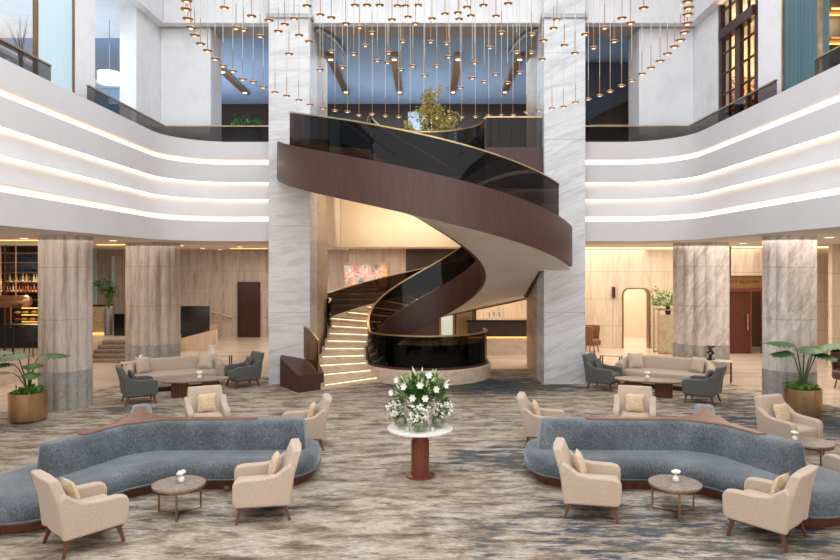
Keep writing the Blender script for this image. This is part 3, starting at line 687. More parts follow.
def pend(p, label):
    global first
    o = proto if first else dup(proto, p, 0); first = False
    o.location = p; o['label'] = label; o['group'] = GR + (', lowest row' if 'lowest' in label else ', upper clusters')
    o.rotation_euler = (0, 0, rnd.uniform(0, 6))
    for c in o.children:
        if c.name.startswith('cable'): c.location.z = .40; c.scale.z = 12.25 - p[2] - .40
for x, y in ring_px:
    Y = (6.78 - H) * F / (VY - y)
    Y = min(Y, 16.3)
    pend(px(x, y, Y), 'small copper disc pendant hanging in the lowest sweeping row of the installation')
for x, y in in_px:
    k = (427 - x) / 260; Y = 14.2 - 2.5 * abs(k) - (60 - y) * .03 + rnd.uniform(-.4, .4)
    pend(px(x, y, Y), 'small copper disc pendant hanging inside the loop above the others')

# ================================================================ FURNITURE BUILDERS
def arm_chair(fab, name='armchair', chan=False, wood_m='walnut'):
    t = bpy.data.objects.new(name, None); COL.objects.link(t)
    # backrest: tilted, tapered slab
    m = MB(); rs = []
    for z, xf, xb, hw in ((.22, -.20, -.33, .335), (.44, -.215, -.355, .345), (.62, -.265, -.40, .34), (.80, -.335, -.455, .325), (.885, -.37, -.48, .315)):
        rs.append([(xb, -hw, z), (xf, -hw + .015, z), (xf + .015, 0, z), (xf, hw - .015, z), (xb, hw, z), (xb - .02, 0, z)])
    m.rings(rs).build('backrest', fab, t, bevel=.022, seg=3, smooth=60)
    for s in (-1, 1):
        m = MB(); prof = [(-.34, .20), (.34, .215), (.375, .28), (.375, .49), (.345, .55), (.26, .57), (-.02, .575), (-.16, .60), (-.27, .68), (-.34, .73), (-.39, .66)]
        yo = s * .365; yi = s * .265
        out = [(x, yo + s * .02 * (z - .2) / .4, z) for x, z in prof]; inn = [(x, yi, z) for x, z in prof]
        m.rings([inn, out]).build('armrest', fab, t, bevel=.026, seg=3, smooth=60)
    m = MB().box(-.24, .345, -.27, .27, .22, .44); m.build('seat', fab, t, bevel=.045, seg=3, smooth=60)
    m = MB(); m.box(-.29, .33, -.31, .31, .185, .22); m.build('base_frame', wood_m, t)
    for sx in (-1, 1):
        for sy in (-1, 1):
            x0, y0 = (.28 if sx > 0 else -.26), sy * .28; x1, y1 = (.33 if sx > 0 else -.33), sy * .315
            MB().rings([[(x0 - .024, y0 - .024, .2), (x0 + .024, y0 - .024, .2), (x0 + .024, y0 + .024, .2), (x0 - .024, y0 + .024, .2)],
                        [(x1 - .014, y1 - .014, 0), (x1 + .014, y1 - .014, 0), (x1 + .014, y1 + .014, 0), (x1 - .014, y1 + .014, 0)]]).build('leg', wood_m, t, smooth=0)
    return t
def cushion_mesh(name, m_, s=.36, th=.12):
    m = MB(); n = 8; rs = []
    top = []; 
    def P(i, j, sgn):
        u, v = -1 + 2 * i / n, -1 + 2 * j / n
        puff = (1 - u ** 4) ** .6 * (1 - v ** 4) ** .6
        k = 1 - .10 * (1 - abs(u * v)) * max(abs(u), abs(v)) ** 3
        return (sgn * th / 2 * puff, u * s / 2 * k, v * s / 2 * k)
    for sgn in (1, -1):
        n0 = len(m.v)
        for i in range(n + 1):
            for j in range(n + 1): m.v.append(P(i, j, sgn))
        for i in range(n):
            for j in range(n):
                a = n0 + i * (n + 1) + j; m.f.append((a, a + 1, a + n + 2, a + n + 1))
    o = m.build(name, m_, smooth=80)
    return o
proto_b = arm_chair('beige_fabric'); proto_g = arm_chair('grey_fabric', 'armchair', wood_m='walnut')
cush_b = cushion_mesh('throw_pillow', 'cushion_gold', .35); cush_g = cushion_mesh('throw_pillow', 'cushion_grey', .34); cush_c = cushion_mesh('throw_pillow', 'cushion_cream', .42, .15)
used = set()
def place(proto, loc, rz, label, cat, group=None, sc=None):
    if proto in used: o = dup(proto, loc, rz)
    else: used.add(proto); o = proto; o.location = loc; o.rotation_euler = (0, 0, rz)
    tag(o, label, cat, group)
    if 'group' in o and not group: del o['group']
    if sc: o.scale = (sc, sc, sc)
    return o
def cushion(proto, cx, cy, deg, z, label, lx=-.13, ly=0, tilt=18):
    a = R(deg); x = cx + lx * math.cos(a) - ly * math.sin(a); y = cy + lx * math.sin(a) + ly * math.cos(a)
    o = place(proto, (x, y, z), 0, label, 'cushion')
    o.rotation_euler = (0, -R(tilt), a); return o
def chair(proto, cush, x, y, deg, lab, clab, sc=1.0):
    place(proto, (x, y, 0), R(deg), lab, 'armchair', sc=sc)
    cushion(cush, x, y, deg, .44 * sc + .175, clab, lx=-.145 * sc)
BC = [(-4.02, 7.85, 47, 'front left corner chair seen from behind, beside the round table'),
      (-2.14, 8.75, 194, 'facing the near left round table from its right side'),
      (2.16, 8.80, -15, 'facing the near right round table from its left side'),
      (4.07, 8.03, 133, 'front right corner chair turned with its back to the viewer'),
      (-4.15, 12.65, -66, 'behind the left blue sofa, facing the viewer'),
      (-2.2, 11.95, 193, 'at the inner end of the left blue sofa, behind it'),
      (2.12, 12.1, -12, 'at the inner end of the right blue sofa, behind it'),
      (3.92, 12.65, -108, 'behind the right blue sofa, facing the viewer, nearer the staircase'),
      (6.35, 11.75, -66, 'in front of the right potted plant'),
      (6.10, 9.30, 100, 'cut by the right edge of the picture behind the sofa end')]
for x, y, d, l in BC:
    chair(proto_b, cush_b, x, y, d, 'beige fabric armchair ' + l, 'golden cushion on armchair ' + l)
GC = [(-6.78, 15.75, 32, 'left of the far left marble coffee table'), (-4.9, 17.85, 218, 'right of the far left coffee table, next to the pillar'),
      (4.62, 17.5, -38, 'left of the far right coffee table, next to the pillar'), (6.5, 15.8, 143, 'right of the far right coffee table, back to the column')]
for x, y, d, l in GC:
    chair(proto_g, cush_g, x, y, d, 'dark grey armchair ' + l, 'grey cushion on armchair ' + l)

# Y-shaped blue sofas
def star_sofa(hx, hy, mir, label):
    t = thing('curved_sofa', label, 'sofa', (hx, hy, 0))
    sx = -1 if mir else 1        # long arm towards +x*sx
    PW = [2.0]
    def seg_d(p, a, b):
        pa = p - a; ba = b - a; l = ba.length; u = ba / l; al = pa.dot(u); pe = abs(pa.x * u.y - pa.y * u.x)
        ov = max(0, al - l) if al > 0 else -al
        return (ov ** PW[0] + pe ** PW[0]) ** (1 / PW[0]) if al > 0 else math.hypot(ov, pe)
    def dirs(L):
        return [Vector((sx * L[0], L[0] * .01)), Vector((-sx * .40 * L[1], -.917 * L[1])), Vector((-sx * .36 * L[2], .933 * L[2]))]
    def sdf(p, L, k):
        ds = [seg_d(p, Vector((0, 0)), d) for d in dirs(L)]
        r_ = ds[0]
        for d in ds[1:]:
            h = max(k - abs(r_ - d), 0) / k; r_ = min(r_, d) - h * h * k * .25
        return r_
    def contour(L, k, iso):
        dd = []; base = [(d.angle_signed(Vector((1, 0))) if d.length else 0) for d in dirs(L)]
        angs = set()
        for i in range(120): angs.add(round(2 * PI * i / 120, 5))
        for b in base:
            for q in (0, .01, .02, .035, .05, .07, .09, .12, .15, .18, .22, .26, .30, .35):
                for s in (-1, 1): angs.add(round((b + s * q) % (2 * PI), 5))
        out = []
        for a in sorted(angs):
            u = Vector((math.cos(a), math.sin(a))); lo_, hi_ = 0.0, 5.0
            for _ in range(26):
                mi = (lo_ + hi_) / 2
                if sdf(u * mi, L, k) > iso: hi_ = mi
                else: lo_ = mi
            out.append(u * lo_)
        return out
    def body(name, L, k, levels, m, parent=t, cap=True):
        rs = [[(q.x, q.y, z) for q in contour(L, k, iso)] for iso, z in levels]
        mb = MB(); mb.rings(rs, cap=False); kk = len(rs[0])
        n0 = len(mb.v); mb.v += [(0, 0, levels[0][1]), (0, 0, levels[-1][1])]; last = (len(rs) - 1) * kk
        for j in range(kk):
            mb.f.append((n0, (j + 1) % kk, j)); mb.f.append((n0 + 1, last + j, last + (j + 1) % kk))
        return mb.build(name, m, parent, smooth=50)
    PW[0] = 2.5
    Ls = (2.0, 1.5 if mir else 1.72, 1.32)
    body('plinth', Ls, .55, [(.66, 0), (.68, .12)], 'walnut')
    st_ = body('seat', Ls, .55, [(.66, .12), (.74, .14), (.78, .20), (.785, .32), (.765, .39), (.71, .425), (.60, .435), (.3, .435)], 'blue_chenille')
    body('piping', Ls, .55, [(.79, .165), (.797, .175), (.79, .185)], 'blue_chenille', st_)
    PW[0] = 5.0
    Lb = (2.40, 1.42, 1.12)
    bk = body('backrest', Lb, .35, [(.19, .42), (.175, .6), (.155, .80), (.14, .845), (.11, .862), (.06, .865)], 'blue_chenille')
    body('wooden_cap', (1.75, .95, .78), .42, [(.085, .862), (.09, .872), (.08, .882), (.05, .884)], 'walnut_cap', bk)
    return t
star_sofa(-4.45, 10.35, False, 'three-armed blue chenille sofa on the left with a walnut capped backrest')
star_sofa(4.31, 10.35, True, 'three-armed blue chenille sofa on the right with a walnut capped backrest')
tag(MB().box(-.035, .035, -.01, .01, -.03, .03).build('floor_socket', 'bronze', loc=(gX(226, 9.55), 9.585, .06)), 'small bronze power socket in the plinth of the left blue sofa', 'socket')

# coffee tables (round, three legs)
def round_table(x, y, r_, h, label, rot=0):
    t = thing('coffee_table', label, 'table', (x, y, 0), R(rot))
    MB().lathe([(r_ * .96, h - .035), (r_, h - .028), (r_, h - .004), (r_ * .985, h)], 40).build('tabletop', 'brown_table_marble', t)
    m = MB(); m.lathe([(r_ * .95, h - .06), (r_ * .97, h - .06), (r_ * .97, h - .0351), (r_ * .95, h - .0351)], 40, cap=False); m.build('rim', 'bronze', t)
    for k in range(3):
        a = R(120 * k); c, s = math.cos(a), math.sin(a); rr = r_ * .90
        MB().tube([(c * rr, s * rr, 0), (c * rr, s * rr, h - .06)], .016, 4).build('leg', 'bronze', t, smooth=0)
        MB().tube([(0, 0, .022), (c * rr, s * rr, .022)], .014, 4).build('base_bar', 'bronze', t, smooth=0)
    return t
def bud_vase(x, y, z, label, k=1.0, n=5):
    t = thing('bud_vase', label, 'vase', (x, y, z))
    MB().lathe([(.02 * k, 0), (.042 * k, .02 * k), (.045 * k, .05 * k), (.03 * k, .075 * k), (.022 * k, .085 * k)], 16).build('vase_body', 'white_ceramic', t)
    rn = random.Random(int(abs(x) * 100))
    for i in range(n):
        a = 2 * PI * i / n; q = .035 * k
        c = (q * math.cos(a), q * math.sin(a), (.125 + rn.uniform(-.01, .015)) * k)
        m = MB().tube([(0, 0, .08 * k), c], .003, 4); m.ellipsoid(c, .028 * k, .028 * k, .022 * k, 8, 5); m.build('rose', 'petal_white', t)
    return t
round_table(-3.24, 8.75, .335, .40, 'round brown marble coffee table on bronze legs before the left blue sofa', 45)
bud_vase(-3.22, 8.78, .40, 'small white vase of cream roses on the near left round table')
round_table(3.25, 8.78, .335, .40, 'round brown marble coffee table on bronze legs before the right blue sofa', 20)
bud_vase(3.27, 8.80, .40, 'small white vase of cream roses on the near right round table')
round_table(-3.25, 11.75, .33, .46, 'round marble table hidden behind the left blue sofa, its roses just showing', 25)
bud_vase(-3.25, 11.6, .46, 'cream roses peeking over the backrest of the left blue sofa')
round_table(3.12, 11.75, .33, .46, 'round marble table hidden behind the right blue sofa, its roses just showing', 25)
bud_vase(3.12, 11.6, .46, 'cream roses peeking over the backrest of the right blue sofa')
round_table(6.05, 10.55, .33, .46, 'round brown marble table between two beige armchairs at far right', 25)
bud_vase(5.82, 10.6, .46, 'small white vase of cream roses on the far right round table')

# central flower table
ct = thing('pedestal_table', 'round white marble pedestal table carrying the big lily bouquet in the middle', 'table', (-.105, 10.3, 0))
MB().lathe([(.485, .715), (.505, .725), (.505, .745), (.495, .75)], 56).build('tabletop', 'white_marble', ct)
MB().lathe([(.14, .035), (.14, .56), (.12, .56), (.12, .66), (.09, .66), (.09, .715)], 28).build('stem', 'table_leg_wood', ct)
MB().lathe([(.225, 0), (.228, .03), (.2, .038)], 40).build('base', 'table_leg_wood', ct)
TX, TY, TZ = -.105, 10.3, .75
def globe_vase(x, y, r_, label):
    t = thing('globe_vase', label, 'vase', (TX + x, TY + y, TZ))
    MB().lathe([(r_ * .4, 0), (r_ * .85, r_ * .3), (r_, r_ * .9), (r_ * .8, r_ * 1.55), (r_ * .6, r_ * 1.75)], 20, cap=False).build('glass_bowl', 'clear_glass', t)
    rn = random.Random(int(x * 100 + 500))
    MB().ellipsoid((0, 0, r_ * .85), r_ * .8, r_ * .8, r_ * .7, 12, 7).build('moss_filling', 'moss', t)
    pts = [(rn.uniform(-.13, .13) + x * .25, rn.uniform(-.1, .1) + y * .2, rn.uniform(.2, .40)) for _ in range(34)]
    m = MB()
    for p in pts: m.tube([(0, 0, r_), p], .004, 4)
    m.build('stems', 'stem_green', t)
    leafcloud(pts, 70, .035, .035, rn).build('leaves', 'leaf_green', t, smooth=0)
    m = MB(); 
    for p in pts[:32]: 
        for q in range(4):
            c = (p[0] + rn.gauss(0, .018), p[1] + rn.gauss(0, .018) - .02, p[2] + rn.gauss(0, .018)); m.ellipsoid(c, .019, .019, .014, 7, 5)
    o = m.build('small_blossoms', 'petal_white', t, smooth=80); o['kind'] = 'stuff'
    return t
globe_vase(0.0, -.27, .125, 'round glass vase with moss and small white blossoms at the front of the table')
globe_vase(-.29, -.04, .118, 'round glass vase with moss and small white blossoms at the left table edge')
globe_vase(.27, -.02, .118, 'round glass vase with moss and small white blossoms at the right table edge')
for x, y, lb in ((-.19, -.24, 'left of the front globe vase'), (.19, -.24, 'right of the front globe vase')):
    t = thing('votive_glass', 'small clear candle glass with white candle ' + lb, 'candle holder', (TX + x, TY + y, TZ))
    MB().lathe([(.04, 0), (.04, .10)], 16, cap=False).build('glass_cup', 'clear_glass', t)
    MB().lathe([(.024, .004), (.024, .06)], 12).build('candle', 'white_ceramic', t)
ly = thing('lily_bouquet', 'tall green bouquet of white lilies rising from the middle of the table', 'flower arrangement', (TX, TY + .05, TZ))
MB().lathe([(.10, 0), (.11, .02), (.09, .3), (.11, .36)], 20, cap=False).build('vase_body', 'clear_glass', ly)
rn = random.Random(21); tips = []
m = MB()
for k in range(64):
    a = rn.uniform(0, 2 * PI); rr = rn.uniform(.05, .42); z = rn.uniform(.50, .86) - rr * .28
    p = (rr * math.cos(a), rr * math.sin(a) * .8, z); m.tube([(0, 0, .1), (p[0] * .4, p[1] * .4, .40), p], .004, 4); tips.append(p)
m.build('stems', 'stem_green', ly)
def blades(pts, n, rn, L=.11, W=.016):
    m = MB()
    for _ in range(n):
        c = Vector(rn.choice(pts)) * rn.uniform(.72, 1.0); d = Vector((c.x * 1.4 + rn.gauss(0, .2), c.y * 1.4 + rn.gauss(0, .2), rn.uniform(.05, .5))).normalized()
        q = d.cross(Vector((0, 0, 1)));  q = q.normalized() if q.length > .01 else Vector((1, 0, 0)); up = q.cross(d)
        n0 = len(m.v); l = L * rn.uniform(.7, 1.3)
        m.v += [tuple(c), tuple(c + d * l * .5 + q * W - up * .006), tuple(c + d * l * .5 - q * W - up * .006), tuple(c + d * l - Vector((0, 0, .015))), tuple(c + d * l * .5 + up * .006)]
        m.f += [(n0, n0 + 1, n0 + 4), (n0, n0 + 4, n0 + 2), (n0 + 1, n0 + 3, n0 + 4), (n0 + 4, n0 + 3, n0 + 2)]
    return m
blades(tips, 1000, rn, .13, .018).build('leaves', 'leaf_mid', ly, smooth=0)
blades(tips, 360, rn, .10, .012).build('young_leaves', 'leaf_bright', ly, smooth=0)
def lily(c, d, L=.09):
    m = MB(); d = Vector(d).normalized(); q = d.cross(Vector((0, 0, 1))); q = q.normalized() if q.length > .01 else Vector((1, 0, 0)); u = q.cross(d); c = Vector(c)
    for k in range(6):
        a = 2 * PI * k / 6; e = q * math.cos(a) + u * math.sin(a); f = d.cross(e) * .026
        b = c; m1 = c + d * L * .55 + e * L * .38; tp = c + d * L * .85 + e * L * .80
        n0 = len(m.v); m.v += [tuple(b), tuple(m1 + f), tuple(m1 - f), tuple(tp), tuple(m1 + d * .006)]
        m.f += [(n0, n0 + 1, n0 + 4), (n0, n0 + 4, n0 + 2), (n0 + 1, n0 + 3, n0 + 4), (n0 + 4, n0 + 3, n0 + 2)]
    return m
for x, y, z in ((.07, -.34, .50), (-.10, -.32, .50), (-.40, -.2, .56), (.0, -.3, .68), (.22, -.28, .62), (-.22, -.28, .66), (.36, -.15, .66), (-.33, -.05, .72), (.12, -.15, .80)):
    lily((x, y, z), (x * 2.5, -1, .3 + (z - .6)), .075).build('lily_bloom', 'petal_white', ly)
for p in tips[:46]:
    p = Vector(p); d = Vector((p.x, p.y, .35)).normalized(); e = p + d * .03
    MB().tube([e, e + d * .035, e + d * .085], [.009, .015, .003], 6).build('lily_bud', 'bud_cream', ly)

# mid-distance beige sofas (curved)
def banana_sofa(x, y, deg, label, side):
    t = thing('curved_settee', label, 'sofa', (x, y, 0), R(deg))
    n = 26; path = []
    for i in range(n + 1):
        a = PI * i / n; c, s = math.cos(a), math.sin(a)
        px_ = -1.12 * (abs(c) ** .62) * (1 if c > 0 else -1); py_ = -.42 + .78 * (abs(s) ** .45)
        path.append((px_, py_))
    rs = []
    for i, p in enumerate(path):
        a = Vector(path[max(i - 1, 0)]); b = Vector(path[min(i + 1, n)]); tt = (b - a).normalized(); nn = Vector((tt.y, -tt.x))
        k = min(1, math.sin(PI * i / n) * 1.6); zt_ = .60 + .15 * k
        f = .09
        rs.append([(p[0] - nn.x * f * u, p[1] - nn.y * f * u, z) for u, z in ((-.8, .12), (-1.05, .3), (-1.0, zt_ - .05), (-.5, zt_), (.5, zt_), (1.3, zt_ - .05), (1.3, .3), (1.0, .12))])
    MB().rings(rs).build('backrest', 'sofa_beige_fabric', t, smooth=60)
    seatp = [(p[0] * .93, min(p[1], .30)) for p in path]; seatp = [(q[0], max(q[1], -.42)) for q in seatp]
    fr_ = [(.9, -.52), (.5, -.56), (0, -.58), (-.5, -.56), (-.9, -.52)]
    poly = seatp + fr_
    MB().rings([[(a, b, z) for a, b in [(c[0] * s_, -.1 + (c[1] + .1) * s_) for c in poly]] for s_, z in ((.96, .12), (1, .16), (1, .38), (.97, .42), (.9, .43))]).build('seat', 'sofa_beige_fabric', t, smooth=60)
    MB().rings([[(a * .93, -.1 + (b + .1) * .93, z) for a, b in poly] for z in (0, .125)]).build('plinth', 'dark_wood', t, smooth=0)
    a = R(deg)
    for lx, lz, nm in ((-.78, .60, 'at its left end'), (.78, .60, 'at its right end')):
        cx = x + lx * math.cos(a) - .02 * math.sin(a); cy = y + lx * math.sin(a) + .02 * math.cos(a)
        o = place(cush_c, (cx, cy, .43 + .20), 0, 'pale cream cushion on the %s curved settee, %s' % (side, nm), 'cushion'); o.rotation_euler = (0, R(-16), a - R(90) + (R(28) if lx < 0 else R(-28)))
banana_sofa(-6.68, 17.75, 28, 'curved beige settee on the left in front of the wide travertine column', 'far left')
banana_sofa(6.36, 17.85, -28, 'curved beige settee on the right in front of the veined marble column', 'far right')
def long_table(x, y, deg, label):
    t = thing('long_coffee_table', label, 'table', (x, y, 0), R(deg))
    poly = [(.80 * math.copysign(abs(math.cos(a)) ** .7, math.cos(a)), .33 * math.copysign(abs(math.sin(a)) ** .8, math.sin(a))) for a in [2 * PI * k / 40 for k in range(40)]]
    MB().rings([[(u * .98, v * .97, .385) for u, v in poly], [(u, v, .40) for u, v in poly], [(u, v, .42) for u, v in poly]]).build('tabletop', 'brown_table_marble', t)
    for sx in (-1, 1):
        m = MB()
        for k in range(5):
            m.cyl(sx * .36 + (k - 2) * .075, 0, 0, .385, .055, 12)
        m.build('fluted_leg', 'walnut', t)
long_table(-5.72, 16.55, 20, 'long oval marble coffee table on the left before the beige settee')
bud_vase(-5.62, 16.55, .42, 'small white vase of cream roses on the far left oval table', 1.3)
long_table(5.45, 16.5, -20, 'long oval marble coffee table on the right before the beige settee')
bud_vase(5.42, 16.5, .42, 'small white vase of cream roses on the far right oval table', 1.3)
def frame_table(x, y, deg, label, w_=.62, d_=.34, h=.56):
    t = thing('side_table', label, 'side table', (x, y, -.011), R(deg))
    bx('tabletop', 'beige_marble', -w_ / 2, w_ / 2, -d_ / 2, d_ / 2, h - .03, h, t, bevel=.006)
    for sx in (-1, 1):
        for sy in (-1, 1): bx('leg', 'walnut', sx * (w_ / 2 - .03) - .017, sx * (w_ / 2 - .03) + .017, sy * (d_ / 2 - .03) - .017, sy * (d_ / 2 - .03) + .017, 0, h - .03, t)
    return t
frame_table(gX(133, 18.6), 18.6, 28, 'beige topped side table at the left end of the left settee, holding white coral')
frame_table(gX(221, 20.0), 20.0, 28, 'beige topped side table at the right end of the left settee, next to the pillar')
frame_table(gX(611, 20.0), 20.0, -28, 'beige topped side table at the left end of the right settee')
frame_table(gX(718, 18.6), 18.6, -28, 'beige topped side table under the black sculpted vase', .72, .36, .60)
# decor on tables
def coral(x, y, z, r_, label):
    rn = random.Random(int(x * 10)); m = MB()
    for k in range(22):
        a = rn.uniform(0, 2 * PI); e = rn.uniform(.1, 1.3); d = Vector((math.cos(a) * math.cos(e), math.sin(a) * math.cos(e), math.sin(e)))
        p = d * r_; m.tube([(0, 0, .02), p * .6, p], [.016, .014, .01], 5); m.ellipsoid(tuple(p), r_ * .16, r_ * .16, r_ * .13, 7, 5)
    m.lathe([(.07, 0), (.05, .03)], 12)
    return tag(m.build('coral_ornament', 'white_ceramic', loc=(x, y, z)), label, 'ornament')
coral(gX(139, 18.6), 18.65, .549, .17, 'white coral sculpture on the side table by the left settee')
t = thing('white_lantern', 'white openwork ceramic vase on the side table near the left pillar', 'vase', (gX(213, 19.9), 19.88, .549))
MB().lathe([(.10, 0), (.115, .05), (.10, .2), (.11, .30)], 8).build('vase_body', 'white_ceramic', t, smooth=0)
MB().tube([(-.11, 0, .02), (-.13, 0, .16), (-.11, 0, .29)], .012, 5).build('handle', 'white_ceramic', t)
m = MB(); rs = []
for k in range(12):
    z = k / 11 * .40; a = .35 * math.sin(k * 1.9); r_ = .075 + .035 * math.sin(k * 1.3 + 1)
    rs.append([((r_ * (1 + .22 * math.cos(3 * th + a * 4))) * math.cos(th + a) + .012 * math.sin(k * 2), (r_ * (1 + .2 * math.sin(2 * th))) * math.sin(th + a), z) for th in [2 * PI * j / 14 for j in range(14)]])
tag(m.rings(rs).build('sculpted_vase', 'black_gloss', loc=(gX(711, 18.6), 18.65, .59), smooth=30), 'black twisted sculptural vase on the side table before the veined column', 'vase')

# potted plants with big cut leaves
def big_leaf(base, tip_dir, size, droop, rn, lobes=6):
    m = MB(); d = Vector(tip_dir).normalized(); side = d.cross(Vector((0, 0, 1))).normalized(); up = side.cross(d)
    n = 14; L = []; Rr = []; Md = []
    for i in range(n + 1):
        u = i / n; wd = size * .72 * (math.sin(PI * min(1, u * .96 + .04)) ** .65) * (1 - .25 * u)
        if 0 < i < n and i % 2 == 0: wd *= .72
        c = Vector(base) + d * size * 1.25 * u - Vector((0, 0, 1)) * droop * size * u * u * 1.1
        Md.append(c); fold = Vector((0, 0, -1)) * wd * .35 + d * wd * .25
        L.append(c + side * wd + fold); Rr.append(c - side * wd + fold)
    n0 = len(m.v); m.v += [tuple(q) for q in Md + L + Rr]; k = n + 1
    for i in range(n): m.f += [(n0 + i, n0 + i + 1, n0 + k + i + 1, n0 + k + i), (n0 + i + 1, n0 + i, n0 + 2 * k + i, n0 + 2 * k + i + 1)]
    return m
def big_plant(x, y, label, leaves, seed):
    leaves = [(a, b, c, d, e, f * 1.3, g) for a, b, c, d, e, f, g in leaves]
    rn = random.Random(seed); t = thing('potted_plant', label, 'plant', (x, y, 0))
    MB().lathe([(.30, 0), (.35, .05), (.365, .15), (.37, .60), (.345, .60), (.34, .55)], 40).build('pot', 'pot_bronze', t)
    MB().lathe([(.34, .50), (.33, .56), (.1, .58)], 20).build('soil', 'bark', t)
    pts = [(rn.uniform(.02, .30) * math.cos(a), rn.uniform(.02, .30) * math.sin(a), .64) for a in [rn.uniform(0, 6.28) for _ in range(50)]]
    leafcloud(pts, 330, .05, .05, rn, .8).build('ground_foliage', 'leaf_bright', t, smooth=0)
    for (bx_, by_, hz, dx, dy, sz, dr) in leaves:
        p0 = (bx_ * .12, by_ * .12, .58); p3 = (bx_, by_, hz)
        MB().tube([p0, (bx_ * .25, by_ * .25, .58 + (hz - .58) * .4), (bx_ * .6, by_ * .6, .58 + (hz - .58) * .8), p3], [.018, .015, .012, .008], 6).build('stalk', 'stem_green', t)
        big_leaf(p3, (dx, dy, .25), sz, dr, rn).build('leaf', 'leaf_green', t, smooth=80)
big_plant(-8.30, 13.95, 'potted plant with large cut leaves in bronze pot at the left column', [(.28, -.05, 1.38, .9, -.1, .42, .35), (-.30, 0, 1.42, -.9, -.2, .34, .2), (-.02, .05, 1.40, -.3, -.8, .40, .5), (.1, .1, 1.18, .2, -.6, .30, .6), (-.2, -.2, 1.22, -.3, -.6, .3, .5), (-.4, .1, .98, -.9, .1, .22, .3), (.15, -.2, 1.05, .5, -.7, .26, .6)], 5)
big_plant(8.08, 14.4, 'potted plant with large cut leaves in bronze pot before the far right column', [(-.22, -.05, 1.55, -.9, -.1, .46, .25), (.35, 0, 1.50, .95, -.1, .40, .15), (.05, .05, 1.45, .5, -.5, .42, .3), (-.35, -.1, 1.40, -.7, -.5, .34, .5), (.15, -.1, 1.38, .3, -.8, .34, .6), (-.05, -.15, 1.50, -.2, -.7, .4, .5), (.5, .1, 1.42, .8, -.3, .3, .3)], 6)

# ================================================================ BACKGROUND DETAILS
# abstract painting
pg = thing('abstract_painting', 'wide abstract painting with pink, red, blue and orange blotches behind the stair', 'painting', (gX(366, 28.4), 28.40, gZ(273, 28.4)))
m_, nt, b = base_mat('abstract_canvas', .6)
n1 = noise_tex(nt, 5.0, (1, 1, 1), (0, 0, 0), 6, .7, 1.0); r1 = ramp(nt, [(.34, lin('2e4a66')), (.43, lin('7a8fa2')), (.50, lin('cbbcae')), (.56, lin('d88a92')), (.62, lin('b83048')), (.68, lin('ddd0c0'))])
n2 = noise_tex(nt, 1.0, (1, 1, 1), (0, 0, 0), 2); nt.links.new(n1.outputs['Fac'], r1.inputs[0])
tc = nt.nodes.new('ShaderNodeTexCoord'); spx = nt.nodes.new('ShaderNodeSeparateXYZ'); nt.links.new(tc.outputs['Object'], spx.inputs[0])
rx = ramp(nt, [(.0, (0, 0, 0)), (.45, (0, 0, 0)), (.95, (.8, .8, .8))]); nt.links.new(spx.outputs[0], rx.inputs[0])
mxx = nt.nodes.new('ShaderNodeMix'); mxx.data_type = 'RGBA'; mxx.inputs[7].default_value = (*lin('d99a3c'), 1)
nt.links.new(rx.outputs[0], mxx.inputs[0]); nt.links.new(r1.outputs[0], mxx.inputs[6]); nt.links.new(mxx.outputs[2], b.inputs['Base Color'])
bx('canvas', 'abstract_canvas', -.90, .90, -.03, .0, -.60, .36, pg)
m = MB(); m.box(-.94, -.90, -.05, .06, -.64, .40); m.box(.90, .94, -.05, .06, -.64, .40); m.box(-.9, .9, -.05, .06, .36, .40); m.box(-.9, .9, -.05, .06, -.64, -.60); m.build('picture_frame', 'brass_rail', pg)
for x, lb in ((347, 'leftmost'), (364, 'middle'), (381, 'rightmost')):
    X_ = gX(x, 28.1)
    t = thing('picture_downlight', 'small ceiling spotlight over the abstract painting, %s of three' % lb, 'downlight', (X_, 28.1, CEIL))
    MB().lathe([(.06, -.02), (.06, .01)], 14).build('trim_ring', 'steel_grey', t); MB().lathe([(.04, -.025), (.04, -.0201)], 12).build('lens', 'downlight_glow', t)
    spot('lamp_picture', (X_, 28.0, CEIL - .06), 80, (1, .85, .65), 50, .7, rot=(R(8), 0, 0))
# downlights of the low ceilings
dl = [(24, 238, 'above the bar'), (113, 240.3, 'between the two left columns'), (181, 245.4, 'beside the rear left column'), (202.6, 248, 'near the left wall, rear'), (239.7, 246.5, 'above the dark door'), (220, 250, 'nearest the rear travertine wall'), (256.4, 248.4, 'beside the left marble pillar'), (743, 243, 'between the two right columns'), (829, 237, 'at the far right edge')]
for x, y, lb in dl:
    Y = min((CEIL - H) * F / (VY - y), 29.3)
    t = thing('downlight', 'round white recessed ceiling downlight ' + lb, 'downlight', (gX(x, Y), Y, CEIL))
    MB().lathe([(.13, -.012), (.13, .01)], 20).build('trim_ring', 'white_plaster', t); MB().lathe([(.09, -.018), (.09, -.0121)], 16).build('lens', 'downlight_glow', t)
# amber cove at aisle ceiling (left) and white cove right
struct(bx('cove_left_aisle', 'led_amber', -14.5, -9.6, 17.8, 18.0, CEIL - .02, CEIL - .001))
struct(bx('cove_left_back', 'led_amber', -10.8, -8.5, 21.9, 22.05, CEIL - .02, CEIL - .001))
struct(bx('cove_left_rear', 'led_amber', -8.0, -6.5, 27.2, 27.3, CEIL - .02, CEIL - .001))
struct(bx('cove_right_back', 'cove_warm', 5.5, 10.8, 25.9, 25.98, CEIL - .06, CEIL - .001))
struct(bx('cove_right_entrance', 'cove_warm', 11.0, 16.6, 24.1, 24.2, CEIL - .06, CEIL - .001))
# wall slots of light on the far left wall
for x0, x1, yy0, yy1 in ((91, 96, 250, 306), (111.5, 114, 256, 292)):
    Y = 29.9; struct(bx('window_slot', 'frosted_glass', gX(x0, Y), gX(x1, Y), 29.9, 29.99, gZ(yy1, Y), gZ(yy0, Y)))
